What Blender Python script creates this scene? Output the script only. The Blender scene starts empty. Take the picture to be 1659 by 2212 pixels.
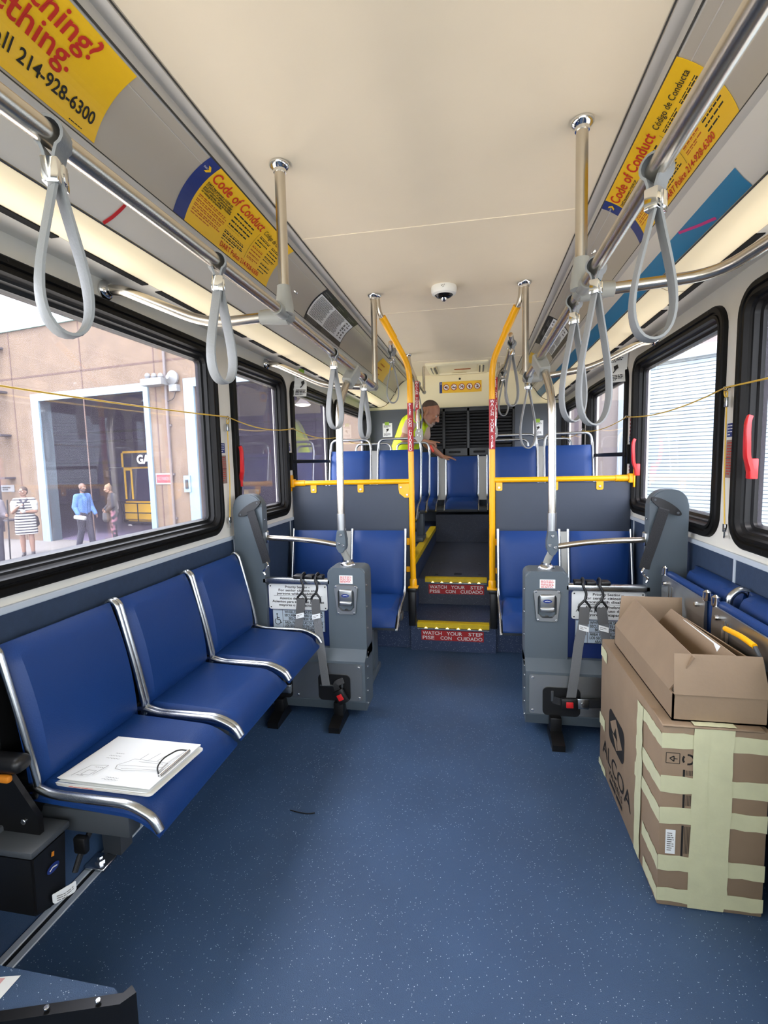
import bpy, bmesh, math, random
from mathutils import Vector, Matrix, Euler
random.seed(7)
S = bpy.context.scene
COL = S.collection
PI = math.pi
V = Vector

# ---------------------------------------------------------------- camera
F_PX = 1069.0
CAM = V((0.18, 0.0, 1.406))
_y, _p, _r = 0.18726, 0.10087, -0.02349
FW = V((-math.sin(_y) * math.cos(_p), math.cos(_y) * math.cos(_p), -math.sin(_p)))
_rt = V((math.cos(_y), math.sin(_y), 0))
_up = _rt.cross(FW)
RT = _rt * math.cos(_r) + _up * math.sin(_r)
UP = -_rt * math.sin(_r) + _up * math.cos(_r)
cd = bpy.data.cameras.new('camera')
cd.sensor_fit = 'HORIZONTAL'; cd.sensor_width = 36.0
cd.lens = F_PX / 1659 * 36.0
cd.clip_start = 0.02; cd.clip_end = 200
cam = bpy.data.objects.new('camera', cd); COL.objects.link(cam)
cam.matrix_world = Matrix(((RT.x, UP.x, -FW.x, CAM.x), (RT.y, UP.y, -FW.y, CAM.y), (RT.z, UP.z, -FW.z, CAM.z), (0, 0, 0, 1)))
S.camera = cam

# ---------------------------------------------------------------- light and exposure
S.view_settings.view_transform = 'Standard'
S.view_settings.look = 'None'
S.view_settings.gamma = 1.0
S.view_settings.use_curve_mapping = False
S.view_settings.exposure = 0.14
S.cycles.max_bounces = 10
S.cycles.diffuse_bounces = 5
S.cycles.glossy_bounces = 4
S.cycles.transparent_max_bounces = 16
S.cycles.sample_clamp_indirect = 6.0
S.cycles.caustics_reflective = False
S.cycles.caustics_refractive = False
W = bpy.data.worlds.new('sky'); S.world = W; W.use_nodes = True
_bg = W.node_tree.nodes['Background']
_bg.inputs[0].default_value = (0.90, 0.95, 1.0, 1); _bg.inputs[1].default_value = 9.0

def area(name, loc, size, target, power, color=(1, 1, 1), spread=180):
    d = bpy.data.lights.new(name, 'AREA'); d.shape = 'RECTANGLE'
    d.size, d.size_y = size; d.spread = math.radians(spread); d.energy = power; d.color = color
    o = bpy.data.objects.new(name, d); COL.objects.link(o)
    o.location = loc
    o.rotation_euler = (V(target) - V(loc)).to_track_quat('-Z', 'Y').to_euler()
    o['kind'] = 'helper'
    return o
# lamps added behind the camera: windscreen fill aimed at the rear, front door daylight
area('windscreen_fill', (0, -2.1, 1.55), (2.2, 1.5), (0, 6, 2.25), 11, (0.90, 0.96, 1.0), 70)
area('front_door_daylight', (1.3, -1.0, 1.1), (1.0, 1.8), (-0.4, 1.0, 0.0), 8, (0.90, 0.96, 1.0))
sun = bpy.data.lights.new('sun', 'SUN'); sun.energy = 4.0; sun.angle = math.radians(3); sun.color = (1, 0.95, 0.88)
so = bpy.data.objects.new('sun', sun); COL.objects.link(so); so.rotation_euler = (math.radians(24), 0, math.radians(16))
so['kind'] = 'helper'

# ---------------------------------------------------------------- photo pixel -> point in the bus
def ray(px, py): return FW + RT * ((px - 829.5) / F_PX) - UP * ((py - 1106) / F_PX)
def at_x(px, py, x): d = ray(px, py); return CAM + d * ((x - CAM.x) / d.x)
def at_y(px, py, y): d = ray(px, py); return CAM + d * ((y - CAM.y) / d.y)
def at_z(px, py, z): d = ray(px, py); return CAM + d * ((z - CAM.z) / d.z)
def at_plane(px, py, p0, n): d = ray(px, py); return CAM + d * ((V(p0) - CAM).dot(n) / d.dot(n))

# ---------------------------------------------------------------- materials
def lin(c):
    return tuple(((x / 255) / 12.92 if x / 255 <= 0.04045 else ((x / 255 + 0.055) / 1.055) ** 2.4) for x in c)
_mats = {}
def mat(name, rgb, rough=0.6, metal=0.0, var=0.0, vscale=8.0, bump=0.0, bscale=60.0, spec=0.5, emit=0.0, coat=0.0, sheen=0.0):
    m = bpy.data.materials.new(name); m.use_nodes = True
    nt = m.node_tree; b = nt.nodes['Principled BSDF']
    c = lin(rgb)
    b.inputs['Base Color'].default_value = (*c, 1)
    b.inputs['Roughness'].default_value = rough
    b.inputs['Metallic'].default_value = metal
    b.inputs['Specular IOR Level'].default_value = spec
    if coat: b.inputs['Coat Weight'].default_value = coat
    if emit:
        b.inputs['Emission Color'].default_value = (*c, 1); b.inputs['Emission Strength'].default_value = emit
    if var or bump:
        tc = nt.nodes.new('ShaderNodeTexCoord')
    if var:
        n = nt.nodes.new('ShaderNodeTexNoise'); n.inputs['Scale'].default_value = vscale; n.inputs['Detail'].default_value = 4
        nt.links.new(tc.outputs['Object'], n.inputs['Vector'])
        r = nt.nodes.new('ShaderNodeValToRGB')
        r.color_ramp.elements[0].position = 0.3; r.color_ramp.elements[1].position = 0.7
        r.color_ramp.elements[0].color = (*[max(0, x * (1 - var)) for x in c], 1)
        r.color_ramp.elements[1].color = (*[min(1, x * (1 + var)) for x in c], 1)
        nt.links.new(n.outputs['Fac'], r.inputs['Fac']); nt.links.new(r.outputs['Color'], b.inputs['Base Color'])
    if bump:
        n2 = nt.nodes.new('ShaderNodeTexNoise'); n2.inputs['Scale'].default_value = bscale; n2.inputs['Detail'].default_value = 3
        nt.links.new(tc.outputs['Object'], n2.inputs['Vector'])
        bp = nt.nodes.new('ShaderNodeBump'); bp.inputs['Strength'].default_value = bump; bp.inputs['Distance'].default_value = 0.01
        nt.links.new(n2.outputs['Fac'], bp.inputs['Height']); nt.links.new(bp.outputs['Normal'], b.inputs['Normal'])
    _mats[name] = m
    return m
def speckle(name, rgb, specks, rough=0.45, scale=240.0, thr=0.80, var=0.12, bump=0.25):
    """Sheet flooring: plain ground colour with scattered light grains."""
    m = mat(name, rgb, rough, 0, var, 2.2, bump, 420.0)
    nt = m.node_tree; b = nt.nodes['Principled BSDF']
    src = b.inputs['Base Color'].links[0].from_socket
    tc = [n for n in nt.nodes if n.type == 'TEX_COORD'][0]
    vo = nt.nodes.new('ShaderNodeTexVoronoi'); vo.inputs['Scale'].default_value = scale
    nt.links.new(tc.outputs['Object'], vo.inputs['Vector'])
    lt = nt.nodes.new('ShaderNodeMath'); lt.operation = 'LESS_THAN'; lt.inputs[1].default_value = 0.28
    nt.links.new(vo.outputs['Distance'], lt.inputs[0])
    sep = nt.nodes.new('ShaderNodeSeparateColor'); nt.links.new(vo.outputs['Color'], sep.inputs[0])
    gt = nt.nodes.new('ShaderNodeMath'); gt.operation = 'GREATER_THAN'; gt.inputs[1].default_value = thr
    nt.links.new(sep.outputs[0], gt.inputs[0])
    mu = nt.nodes.new('ShaderNodeMath'); mu.operation = 'MULTIPLY'
    nt.links.new(lt.outputs[0], mu.inputs[0]); nt.links.new(gt.outputs[0], mu.inputs[1])
    mx = nt.nodes.new('ShaderNodeMix'); mx.data_type = 'RGBA'
    nt.links.new(mu.outputs[0], mx.inputs['Factor']); nt.links.new(src, mx.inputs['A'])
    mx.inputs['B'].default_value = (*lin(specks), 1)
    nt.links.new(mx.outputs['Result'], b.inputs['Base Color'])
    return m
def glassy(name, tint, veil=0.02):
    m = bpy.data.materials.new(name); m.use_nodes = True; nt = m.node_tree; nt.nodes.clear()
    o = nt.nodes.new('ShaderNodeOutputMaterial'); t = nt.nodes.new('ShaderNodeBsdfTransparent'); g = nt.nodes.new('ShaderNodeBsdfGlossy')
    t.inputs[0].default_value = (*tint, 1); g.inputs['Roughness'].default_value = 0.01
    g.inputs[0].default_value = (0.95, 0.95, 1, 1)
    f = nt.nodes.new('ShaderNodeFresnel'); f.inputs['IOR'].default_value = 1.6
    mx = nt.nodes.new('ShaderNodeMixShader')
    nt.links.new(f.outputs[0], mx.inputs[0]); nt.links.new(t.outputs[0], mx.inputs[1]); nt.links.new(g.outputs[0], mx.inputs[2])
    # violet veil mixed into the pane to wash out the view like haze
    tr = nt.nodes.new('ShaderNodeBsdfTranslucent'); tr.inputs[0].default_value = (0.86, 0.76, 1.0, 1)
    tc = nt.nodes.new('ShaderNodeTexCoord'); nz = nt.nodes.new('ShaderNodeTexNoise'); nz.inputs['Scale'].default_value = 5; nz.inputs['Detail'].default_value = 6
    nt.links.new(tc.outputs['Object'], nz.inputs['Vector'])
    mr = nt.nodes.new('ShaderNodeMapRange'); mr.inputs[3].default_value = veil * 0.6; mr.inputs[4].default_value = veil * 1.4
    nt.links.new(nz.outputs['Fac'], mr.inputs[0])
    m2 = nt.nodes.new('ShaderNodeMixShader'); nt.links.new(mr.outputs[0], m2.inputs[0]); nt.links.new(mx.outputs[0], m2.inputs[1]); nt.links.new(tr.outputs[0], m2.inputs[2])
    nt.links.new(m2.outputs[0], o.inputs[0])
    return m
M = dict(
    ceil=mat('ceiling_panel', (238, 223, 196), 0.62, var=0.02, vscale=3),
    cove=mat('cove_panel', (182, 173, 158), 0.34, var=0.02, vscale=3, spec=0.6),
    nose=mat('duct_nose', (226, 220, 208), 0.30, spec=0.6),
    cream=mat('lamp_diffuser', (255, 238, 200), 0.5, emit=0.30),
    lip=mat('duct_trim', (196, 191, 182), 0.35),
    groove=mat('panel_gap', (60, 58, 54), 0.7),
    slot=mat('vent_slot', (8, 8, 8), 0.9),
    wall=mat('wall_panel', (232, 228, 216), 0.5, var=0.02),
    strip=mat('wainscot_strip', (196, 205, 214), 0.35),
    wain=mat('wainscot_blue', (46, 62, 86), 0.55, var=0.10, vscale=40, bump=0.1, bscale=300),
    rearw=mat('rear_wall_grey', (84, 90, 99), 0.6),
    rearc=mat('rear_wall_cream', (250, 240, 204), 0.55),
    floor=speckle('floor_sheet', (58, 82, 114), (200, 212, 226), 0.42, 250, 0.93),
    riser=speckle('riser_sheet', (50, 66, 98), (190, 205, 225), 0.5, 230, 0.86),
    dark=speckle('rear_floor_sheet', (62, 68, 84), (150, 160, 175), 0.5, 230, 0.88),
    frame=mat('window_rubber', (14, 13, 12), 0.5, spec=0.16),
    frame2=mat('window_sash', (20, 20, 21), 0.4, spec=0.25),
    steel=mat('stainless_tube', (206, 198, 184), 0.27, 1.0, bump=0.02, bscale=15),
    brush=mat('brushed_steel', (176, 178, 178), 0.36, 1.0),
    chrome=mat('chrome', (226, 226, 224), 0.08, 1.0),
    clamp=mat('clamp_plastic', (160, 160, 152), 0.38),
    strap=mat('strap_grey', (142, 144, 143), 0.5, bump=0.1, bscale=200),
    yel=mat('yellow_paint', (252, 180, 2), 0.35, coat=0.1),
    yeltape=mat('yellow_tread', (214, 184, 14), 0.5, var=0.08, vscale=30),
    blue=mat('seat_vinyl', (24, 58, 116), 0.42, bump=0.12, bscale=260, spec=0.3),
    bluedk=mat('seat_vinyl_edge', (20, 44, 104), 0.45),
    track=mat('track_aluminium', (206, 216, 222), 0.35, 0.25),
    screen=glassy('windscreen_darkened', (0.16, 0.17, 0.18)),
    alu=mat('seat_aluminium', (186, 190, 192), 0.26, 1.0),
    spacer=mat('seat_spacer', (150, 150, 146), 0.4, 0.6),
    grey=mat('grey_plastic', (84, 94, 101), 0.42, bump=0.05, bscale=300),
    greydk=mat('grey_steel_dark', (70, 74, 78), 0.4),
    part=mat('partition_panel', (53, 61, 75), 0.45, var=0.03, vscale=12),
    black=mat('black_plastic', (18, 18, 19), 0.4),
    blackm=mat('black_metal', (26, 26, 27), 0.32, 0.4),
    web=mat('belt_black', (30, 31, 34), 0.6, bump=0.3, bscale=300),
    webg=mat('belt_grey', (112, 114, 116), 0.6, bump=0.3, bscale=300),
    red=mat('red_plastic', (220, 40, 44), 0.32),
    redsign=mat('red_sticker', (178, 34, 38), 0.5),
    white=mat('white_plastic', (238, 236, 228), 0.4),
    paper=mat('paper', (240, 242, 240), 0.7),
    ink=mat('ink_black', (26, 24, 22), 0.7),
    inkred=mat('ink_red', (196, 40, 22), 0.7),
    inkwhite=mat('ink_white', (242, 240, 236), 0.6),
    inkgrey=mat('ink_grey', (120, 118, 112), 0.7),
    inkbrown=mat('ink_brown', (190, 92, 30), 0.7),
    adyel=mat('advert_yellow', (246, 196, 30), 0.38),
    adblue=mat('advert_blue', (34, 54, 122), 0.4),
    adblack=mat('advert_black', (28, 27, 26), 0.4),
    card=mat('cardboard', (146, 124, 100), 0.62, var=0.06, vscale=9, bump=0.05, bscale=90),
    cardin=mat('cardboard_inside', (120, 96, 72), 0.9, var=0.05),
    tape=mat('masking_tape', (206, 205, 166), 0.6, var=0.04, vscale=20, bump=0.2, bscale=25),
    cord=mat('yellow_cord', (226, 184, 70), 0.5),
    band=mat('blue_band', (44, 128, 172), 0.35),
    marker=mat('red_marker', (206, 38, 42), 0.6),
    pink=mat('pink_marker', (206, 60, 130), 0.6),
    bolt=mat('bolt_steel', (200, 202, 204), 0.22, 1.0),
    green=mat('green_tape', (150, 190, 60), 0.6),
    orange=mat('orange_mark', (216, 130, 30), 0.5),
    glassL=glassy('window_glass', (0.92, 0.90, 0.96)),
    skinout=mat('skin_daylight', (120, 92, 76), 0.55),
    clothwhite=mat('cloth_white', (150, 152, 150), 0.8),
    fixture=mat('fixture_grey', (112, 116, 118), 0.5),
    skin=mat('skin', (196, 140, 112), 0.55, var=0.05, vscale=20),
    skinlt=mat('skin_light', (214, 168, 142), 0.55),
    skindk=mat('skin_brown', (178, 126, 100), 0.55),
)

# ---------------------------------------------------------------- object helpers
def tag(o, label=None, cat=None, group=None, kind=None):
    if label: o['label'] = label
    if cat: o['category'] = cat
    if group: o['group'] = group
    if kind: o['kind'] = kind
    return o
def thing(name, label, cat, loc=(0, 0, 0), group=None, rot=None):
    o = bpy.data.objects.new(name, None); COL.objects.link(o)
    o.empty_display_size = 0.05
    o.location = loc
    if rot: o.rotation_euler = rot
    o['origin'] = list(loc)
    return tag(o, label, cat, group)
def _origin(o):
    while o is not None:
        if 'origin' in o: return V(o['origin'])
        o = o.parent
    return V((0, 0, 0))
def obj(name, bm, m, parent=None, smooth=True, label=None, kind=None):
    """Link a bmesh built in bus coordinates as one mesh object under parent."""
    me = bpy.data.meshes.new(name)
    o0 = _origin(parent) if parent is not None else V((0, 0, 0))
    if o0.length: bmesh.ops.translate(bm, verts=bm.verts, vec=-o0)
    bmesh.ops.recalc_face_normals(bm, faces=bm.faces)
    bm.to_mesh(me); bm.free()
    for mm in (m if isinstance(m, (list, tuple)) else [m]): me.materials.append(mm)
    if smooth:
        me.polygons.foreach_set('use_smooth', [True] * len(me.polygons))
        try: me.set_sharp_from_angle(angle=math.radians(38))
        except Exception: pass
    o = bpy.data.objects.new(name, me); COL.objects.link(o)
    if parent is not None: o.parent = parent
    if label: o['label'] = label
    if kind: o['kind'] = kind
    return o
def one(name, bm, m, label, cat, group=None, smooth=True):
    return tag(obj(name, bm, m, None, smooth), label, cat, group)
def struct(name, bm, m, parent=None, smooth=False):
    o = obj(name, bm, m, parent, smooth)
    if parent is None: o['kind'] = 'structure'
    return o
def copy_tree(o, parent=None):
    c = o.copy(); COL.objects.link(c)
    if parent is not None: c.parent = parent
    for ch in list(o.children): copy_tree(ch, c)
    return c
def NB(): return bmesh.new()
def box(bm, x0, x1, y0, y1, z0, z1, mat_=None, mi=0):
    P = [V((x, y, z)) for x in (x0, x1) for y in (y0, y1) for z in (z0, z1)]
    if mat_ is not None: P = [mat_ @ p for p in P]
    v = [bm.verts.new(p) for p in P]
    for q in ((0, 1, 3, 2), (4, 6, 7, 5), (0, 4, 5, 1), (2, 3, 7, 6), (0, 2, 6, 4), (1, 5, 7, 3)):
        f = bm.faces.new([v[i] for i in q]); f.material_index = mi
    return bm
def rbox(bm, x0, x1, y0, y1, z0, z1, r=0.01, seg=3, mat_=None):
    """Box with all edges rounded."""
    t = bmesh.new(); box(t, x0, x1, y0, y1, z0, z1)
    bmesh.ops.recalc_face_normals(t, faces=t.faces)
    bmesh.ops.bevel(t, geom=list(t.edges), offset=r, segments=seg, profile=0.5, affect='EDGES')
    return merge(bm, t, mat_)
def merge(bm, t, mat_=None):
    vm = {}
    for v in t.verts: vm[v] = bm.verts.new(mat_ @ v.co if mat_ is not None else v.co)
    for f in t.faces:
        try: nf = bm.faces.new([vm[v] for v in f.verts]); nf.material_index = f.material_index
        except ValueError: pass
    t.free(); return bm
def fillet(pts, r, n=6):
    pts = [V(p) for p in pts]; out = [pts[0]]
    for i in range(1, len(pts) - 1):
        a, b, c = pts[i - 1], pts[i], pts[i + 1]
        d1, d2 = (a - b), (c - b); l1, l2 = d1.length, d2.length
        if l1 < 1e-6 or l2 < 1e-6: continue
        d1 /= l1; d2 /= l2
        k = min(r, l1 * 0.48, l2 * 0.48)
        p, q = b + d1 * k, b + d2 * k
        for j in range(n + 1):
            t = j / n; out.append(p * (1 - t) ** 2 + b * 2 * t * (1 - t) + q * t * t)
    out.append(pts[-1]); return out
def frames(pts, closed=False, up=None):
    n = len(pts); T = []
    for i in range(n):
        a = pts[i - 1] if (i > 0 or closed) else pts[i]
        b = pts[(i + 1) % n] if (i < n - 1 or closed) else pts[i]
        T.append((b - a).normalized())
    u = V(up) if up is not None else (V((0, 0, 1)) if abs(T[0].z) < 0.9 else V((1, 0, 0)))
    N = []; nrm = (u - T[0] * u.dot(T[0])).normalized()
    for t in T:
        nrm = nrm - t * nrm.dot(t)
        if nrm.length < 1e-6: nrm = t.orthogonal()
        nrm.normalize(); N.append(nrm.copy())
    return T, N
def sweep(bm, pts, section, closed=False, caps=True, up=None):
    """Carry a 2-D section (list of (a,b), a along the normal, b along the binormal) along pts."""
    pts = [V(p) for p in pts]; T, N = frames(pts, closed, up); rings = []
    for i, p in enumerate(pts):
        sec = section(i / max(1, len(pts) - 1)) if callable(section) else section
        B = T[i].cross(N[i])
        rings.append([bm.verts.new(p + N[i] * a + B * b) for a, b in sec])
    m = len(rings[0]); k = len(rings)
    for i in range(k if closed else k - 1):
        r0, r1 = rings[i], rings[(i + 1) % k]
        for j in range(m): bm.faces.new((r0[j], r0[(j + 1) % m], r1[(j + 1) % m], r1[j]))
    if caps and not closed:
        bm.faces.new(rings[0][::-1]); bm.faces.new(rings[-1])
    return bm
def circ(r, n=14, ry=None): return [(r * math.cos(2 * PI * i / n), (ry or r) * math.sin(2 * PI * i / n)) for i in range(n)]
def tube(bm, pts, r, n=14, fr=0.0, closed=False, caps=True):
    if fr: pts = fillet(pts, fr)
    return sweep(bm, pts, circ(r, n), closed, caps)
def flat(w, t): return [(t / 2, -w / 2), (t / 2, w / 2), (-t / 2, w / 2), (-t / 2, -w / 2)]
def ribbon(bm, pts, w, t, up, closed=False, fr=0.0):
    """Flat band: thickness t along up, width w across."""
    if fr: pts = fillet(pts, fr)
    return sweep(bm, pts, flat(w, t), closed, True, up)
def lathe(bm, prof, c, axis=(0, 0, 1), n=24):
    c = V(c); q = V((0, 0, 1)).rotation_difference(V(axis).normalized()); rings = []
    for r, h in prof:
        rings.append([bm.verts.new(c + q @ V((r * math.cos(2 * PI * i / n), r * math.sin(2 * PI * i / n), h))) for i in range(n)])
    for a, b in zip(rings, rings[1:]):
        for j in range(n): bm.faces.new((a[j], a[(j + 1) % n], b[(j + 1) % n], b[j]))
    bm.faces.new(rings[0][::-1]); bm.faces.new(rings[-1])
    return bm
def disc(bm, c, r, h, axis, n=16): return lathe(bm, [(r, 0), (r, h * 0.7), (r * 0.8, h)], c, axis, n)
def prism(bm, poly, d0, d1, fn):
    """Extrude polygon poly (a,b) from depth d0 to d1; fn(a,b,d) gives the point."""
    A = [bm.verts.new(fn(a, b, d0)) for a, b in poly]; B = [bm.verts.new(fn(a, b, d1)) for a, b in poly]
    n = len(poly); bm.faces.new(A[::-1]); bm.faces.new(B)
    for i in range(n): bm.faces.new((A[i], A[(i + 1) % n], B[(i + 1) % n], B[i]))
    return bm
def rrect(x0, x1, z0, z1, r, n=6):
    out = []
    for cx, cz, a0 in ((x1 - r, z1 - r, 0), (x0 + r, z1 - r, 90), (x0 + r, z0 + r, 180), (x1 - r, z0 + r, 270)):
        for i in range(n + 1):
            a = math.radians(a0 + 90 * i / n); out.append((cx + r * math.cos(a), cz + r * math.sin(a)))
    return out
def ring_loft(bm, loops, closed_end=False):
    """Join a list of equal-length point loops by quads."""
    R = [[bm.verts.new(V(p)) for p in l] for l in loops]; n = len(R[0])
    for a, b in zip(R, R[1:]):
        for j in range(n): bm.faces.new((a[j], a[(j + 1) % n], b[(j + 1) % n], b[j]))
    return R
XY = lambda y: (lambda a, b, d: V((a, y + d, b)))      # prism in a plane facing the front of the bus
XZ = lambda x: (lambda a, b, d: V((x + d, a, b)))      # prism lying against a side wall

# ---------------------------------------------------------------- sheets: printed faces with lettering
class Sheet:
    """A printed face; fn(u, v, h) maps reading coordinates (u right, v down, h off the face) to the bus."""
    def __init__(s, fn, parent): s.fn = fn; s.parent = parent; s.layers = {}
    def _bm(s, name, m):
        if name not in s.layers: s.layers[name] = (bmesh.new(), m)
        return s.layers[name][0]
    def rect(s, name, m, u0, v0, u1, v1, h=0.0008, nv=1, nu=1):
        bm = s._bm(name, m)
        g = [[bm.verts.new(s.fn(u0 + (u1 - u0) * i / nu, v0 + (v1 - v0) * j / nv, h)) for i in range(nu + 1)] for j in range(nv + 1)]
        for j in range(nv):
            for i in range(nu): bm.faces.new((g[j][i], g[j][i + 1], g[j + 1][i + 1], g[j + 1][i]))
    def slab(s, name, m, u0, v0, u1, v1, h0, h1, nv=1, r=0.0):
        bm = s._bm(name, m)
        if r:
            pl = rrect(u0, u1, v0, v1, r, 4)
            prism(bm, pl, h0, h1, s.fn); return
        top = [[bm.verts.new(s.fn(u, v0 + (v1 - v0) * j / nv, h1)) for u in (u0, u1)] for j in range(nv + 1)]
        bot = [[bm.verts.new(s.fn(u, v0 + (v1 - v0) * j / nv, h0)) for u in (u0, u1)] for j in range(nv + 1)]
        for j in range(nv):
            bm.faces.new((top[j][0], top[j][1], top[j + 1][1], top[j + 1][0])); bm.faces.new((bot[j][0], bot[j + 1][0], bot[j + 1][1], bot[j][1]))
            for k in (0, 1): bm.faces.new((top[j][k], top[j + 1][k], bot[j + 1][k], bot[j][k]))
        for j in (0, nv): bm.faces.new((top[j][0], top[j][1], bot[j][1], bot[j][0]))
    def poly(s, name, m, pts, h=0.0012):
        bm = s._bm(name, m); vs = [bm.verts.new(s.fn(u, v, h)) for u, v in pts]; bm.faces.new(vs)
    def ring(s, name, m, cu, cv, r0, r1, h=0.0014, n=24, ku=1.0):
        bm = s._bm(name, m)
        A = [bm.verts.new(s.fn(cu + ku * r0 * math.cos(2 * PI * i / n), cv + r0 * math.sin(2 * PI * i / n), h)) for i in range(n)]
        B = [bm.verts.new(s.fn(cu + ku * r1 * math.cos(2 * PI * i / n), cv + r1 * math.sin(2 * PI * i / n), h)) for i in range(n)]
        for i in range(n): bm.faces.new((A[i], A[(i + 1) % n], B[(i + 1) % n], B[i]))
    def stroke(s, name, m, pts, w, h=0.0014):
        for (u0, v0), (u1, v1) in zip(pts, pts[1:]):
            L = math.hypot(u1 - u0, v1 - v0)
            if L < 1e-9: continue
            nx, ny = -(v1 - v0) / L * w / 2, (u1 - u0) / L * w / 2
            s.poly(name, m, [(u0 + nx, v0 + ny), (u1 + nx, v1 + ny), (u1 - nx, v1 - ny), (u0 - nx, v0 - ny)], h)
    def text(s, name, m, txt, u, v, size, align='LEFT', bold=0.0, width=None, h=0.0014, rot=0.0, spacing=1.0):
        """Text with its baseline start (or centre / end) at (u, v); size = type size in metres."""
        cu = bpy.data.curves.new('type', 'FONT'); cu.body = txt; cu.size = 1.0; cu.align_x = 'LEFT'; cu.offset = bold
        cu.resolution_u = 3; cu.space_character = spacing
        to = bpy.data.objects.new('type', cu); COL.objects.link(to)
        me = bpy.data.meshes.new_from_object(to)
        bpy.data.objects.remove(to); bpy.data.curves.remove(cu)
        if not me.vertices: return
        xs = [v_.co.x for v_ in me.vertices]; x0, x1 = min(xs), max(xs)
        sx = size if width is None else width / (x1 - x0)
        off = {'LEFT': -x0 * sx if width else 0, 'CENTER': -(x0 + x1) / 2 * sx, 'RIGHT': -x1 * sx}[align]
        bm = s._bm(name, m); c, sn = math.cos(rot), math.sin(rot); vs = []
        for v_ in me.vertices:
            a, b = v_.co.x * sx + off, -v_.co.y * size
            vs.append(bm.verts.new(s.fn(u + a * c - b * sn, v + a * sn + b * c, h)))
        for p in me.polygons:
            try: bm.faces.new([vs[i] for i in p.vertices])
            except ValueError: pass
        bpy.data.meshes.remove(me)
    def lines(s, name, m, u0, v0, w, n, lh, th, rng, last=0.6, h=0.0013, ragged=0.12, slant=0.0):
        """Small print too fine to read: word-length dashes."""
        for i in range(n):
            u = u0 + slant * i; e = u0 + slant * i + w * (last if i == n - 1 else 1 - rng.random() * ragged)
            while u < e - th:
                L = min(th * rng.uniform(1.6, 5.5), e - u)
                s.rect(name, m, u, v0 + i * lh, u + L, v0 + i * lh + th, h)
                u += L + th * 0.75
    def done(s):
        out = {}
        for name, (bm, m) in s.layers.items(): out[name] = obj(name.split('#')[0], bm, m, s.parent, smooth=False)
        s.layers = {}
        return out
def face_y(u0, z0, y, x_sign=1):
    """A face looking at the front of the bus: u runs to +x from u0, v runs down from z0."""
    return lambda u, v, h: V((u0 + u, y - h, z0 - v))
def face_left(y0, z0, x): return lambda u, v, h: V((x + h, y0 + u, z0 - v))
def face_right(y0, z0, x): return lambda u, v, h: V((x - h, y0 - u, z0 - v))
# ================================================================ the saloon shell
YB, YF = 6.45, -2.3          # rear wall, front end
bm = NB(); box(bm, -1.27, 1.27, YF, 3.62, -0.06, 0.0)
struct('floor', bm, M['floor'])
# raised rear: two side decks, the aisle between them and two steps
def deck(s):
    bm = NB(); box(bm, s * 0.31, s * 1.27, 3.60, YB, 0.0, 0.62); return bm
struct('floor_rear', deck(-1), M['riser']); struct('floor_rear', deck(1), M['riser'])
bm = NB(); box(bm, -0.31, 0.31, 3.56, 4.09, 0.0, 0.205)
struct('floor_step', bm, M['riser'])
bm = NB()
P = [bm.verts.new(p) for p in ((-0.31, 4.08, 0.0), (0.31, 4.08, 0.0), (0.31, 4.08, 0.42), (-0.31, 4.08, 0.42), (-0.31, 5.94, 0.0), (0.31, 5.94, 0.0), (0.31, 5.94, 0.43), (-0.31, 5.94, 0.43))]
for q in ((0, 1, 2, 3), (3, 2, 6, 7), (4, 7, 6, 5), (0, 3, 7, 4), (1, 5, 6, 2), (0, 4, 5, 1)): bm.faces.new([P[i] for i in q])
struct('floor_aisle', bm, M['dark'])
bm = NB(); box(bm, -0.31, 0.31, 5.93, YB, 0.0, 0.76); struct('floor_rear_bench', bm, M['dark'])
# hatch outline and finger holes in the aisle floor
bm = NB()
for x0, x1, y0, y1 in ((-0.24, 0.27, 4.17, 4.175), (-0.24, 0.27, 4.78, 4.785), (-0.245, -0.24, 4.17, 4.785), (0.27, 0.275, 4.17, 4.785)): box(bm, x0, x1, y0, y1, 0.421, 0.4235)
hatch = struct('trim_1', bm, M['greydk'])
bm = NB()
for x, y in ((-0.17, 4.25), (0.20, 4.25), (-0.17, 4.68), (0.20, 4.68)): disc(bm, (x, y, 0.4215), 0.016, 0.003, (0, 0, 1), 10)
rbox(bm, -0.02, 0.045, 4.25, 4.30, 0.421, 0.4245, 0.001, 1)
struct('hatch_catch_plate', bm, M['black'], hatch)

# ceiling
bm = NB(); box(bm, -0.72, 0.72, YF, YB, 2.49, 2.53); struct('ceiling', bm, M['ceil'])
for i, y in enumerate((2.42, 3.72, 5.55)):
    bm = NB(); rbox(bm, -0.66, 0.66, y - 0.012, y + 0.012, 2.4872, 2.492, 0.002, 2); struct('trim_%d' % (i + 2), bm, M['ceil'])

# ceiling-edge ducts: a section swept along the bus on each side
ARC = lambda t: (0.705 + 0.148 * t + 0.72 * 0.088 * t * (1 - t), 2.442 - 0.154 * t + 0.69 * 0.088 * t * (1 - t))
SEC = {
 'lip': [(0.655, 2.490), (0.657, 2.482), (0.695, 2.480), (0.699, 2.450), (0.705, 2.442)],
 'cove': [ARC(k / 12) for k in range(13)],
 'bead': [(0.853, 2.288), (0.850, 2.282), (0.856, 2.272), (0.866, 2.268)],
 'nose': [(0.866, 2.268), (0.886, 2.240), (0.905, 2.210), (0.928, 2.182), (0.951, 2.160)],
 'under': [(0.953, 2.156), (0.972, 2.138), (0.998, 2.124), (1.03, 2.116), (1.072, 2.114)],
 'slot': [(1.072, 2.114), (1.074, 2.135), (1.094, 2.135), (1.096, 2.114)],
 'back': [(1.096, 2.114), (1.15, 2.112), (1.2, 2.112)],
}
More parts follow.
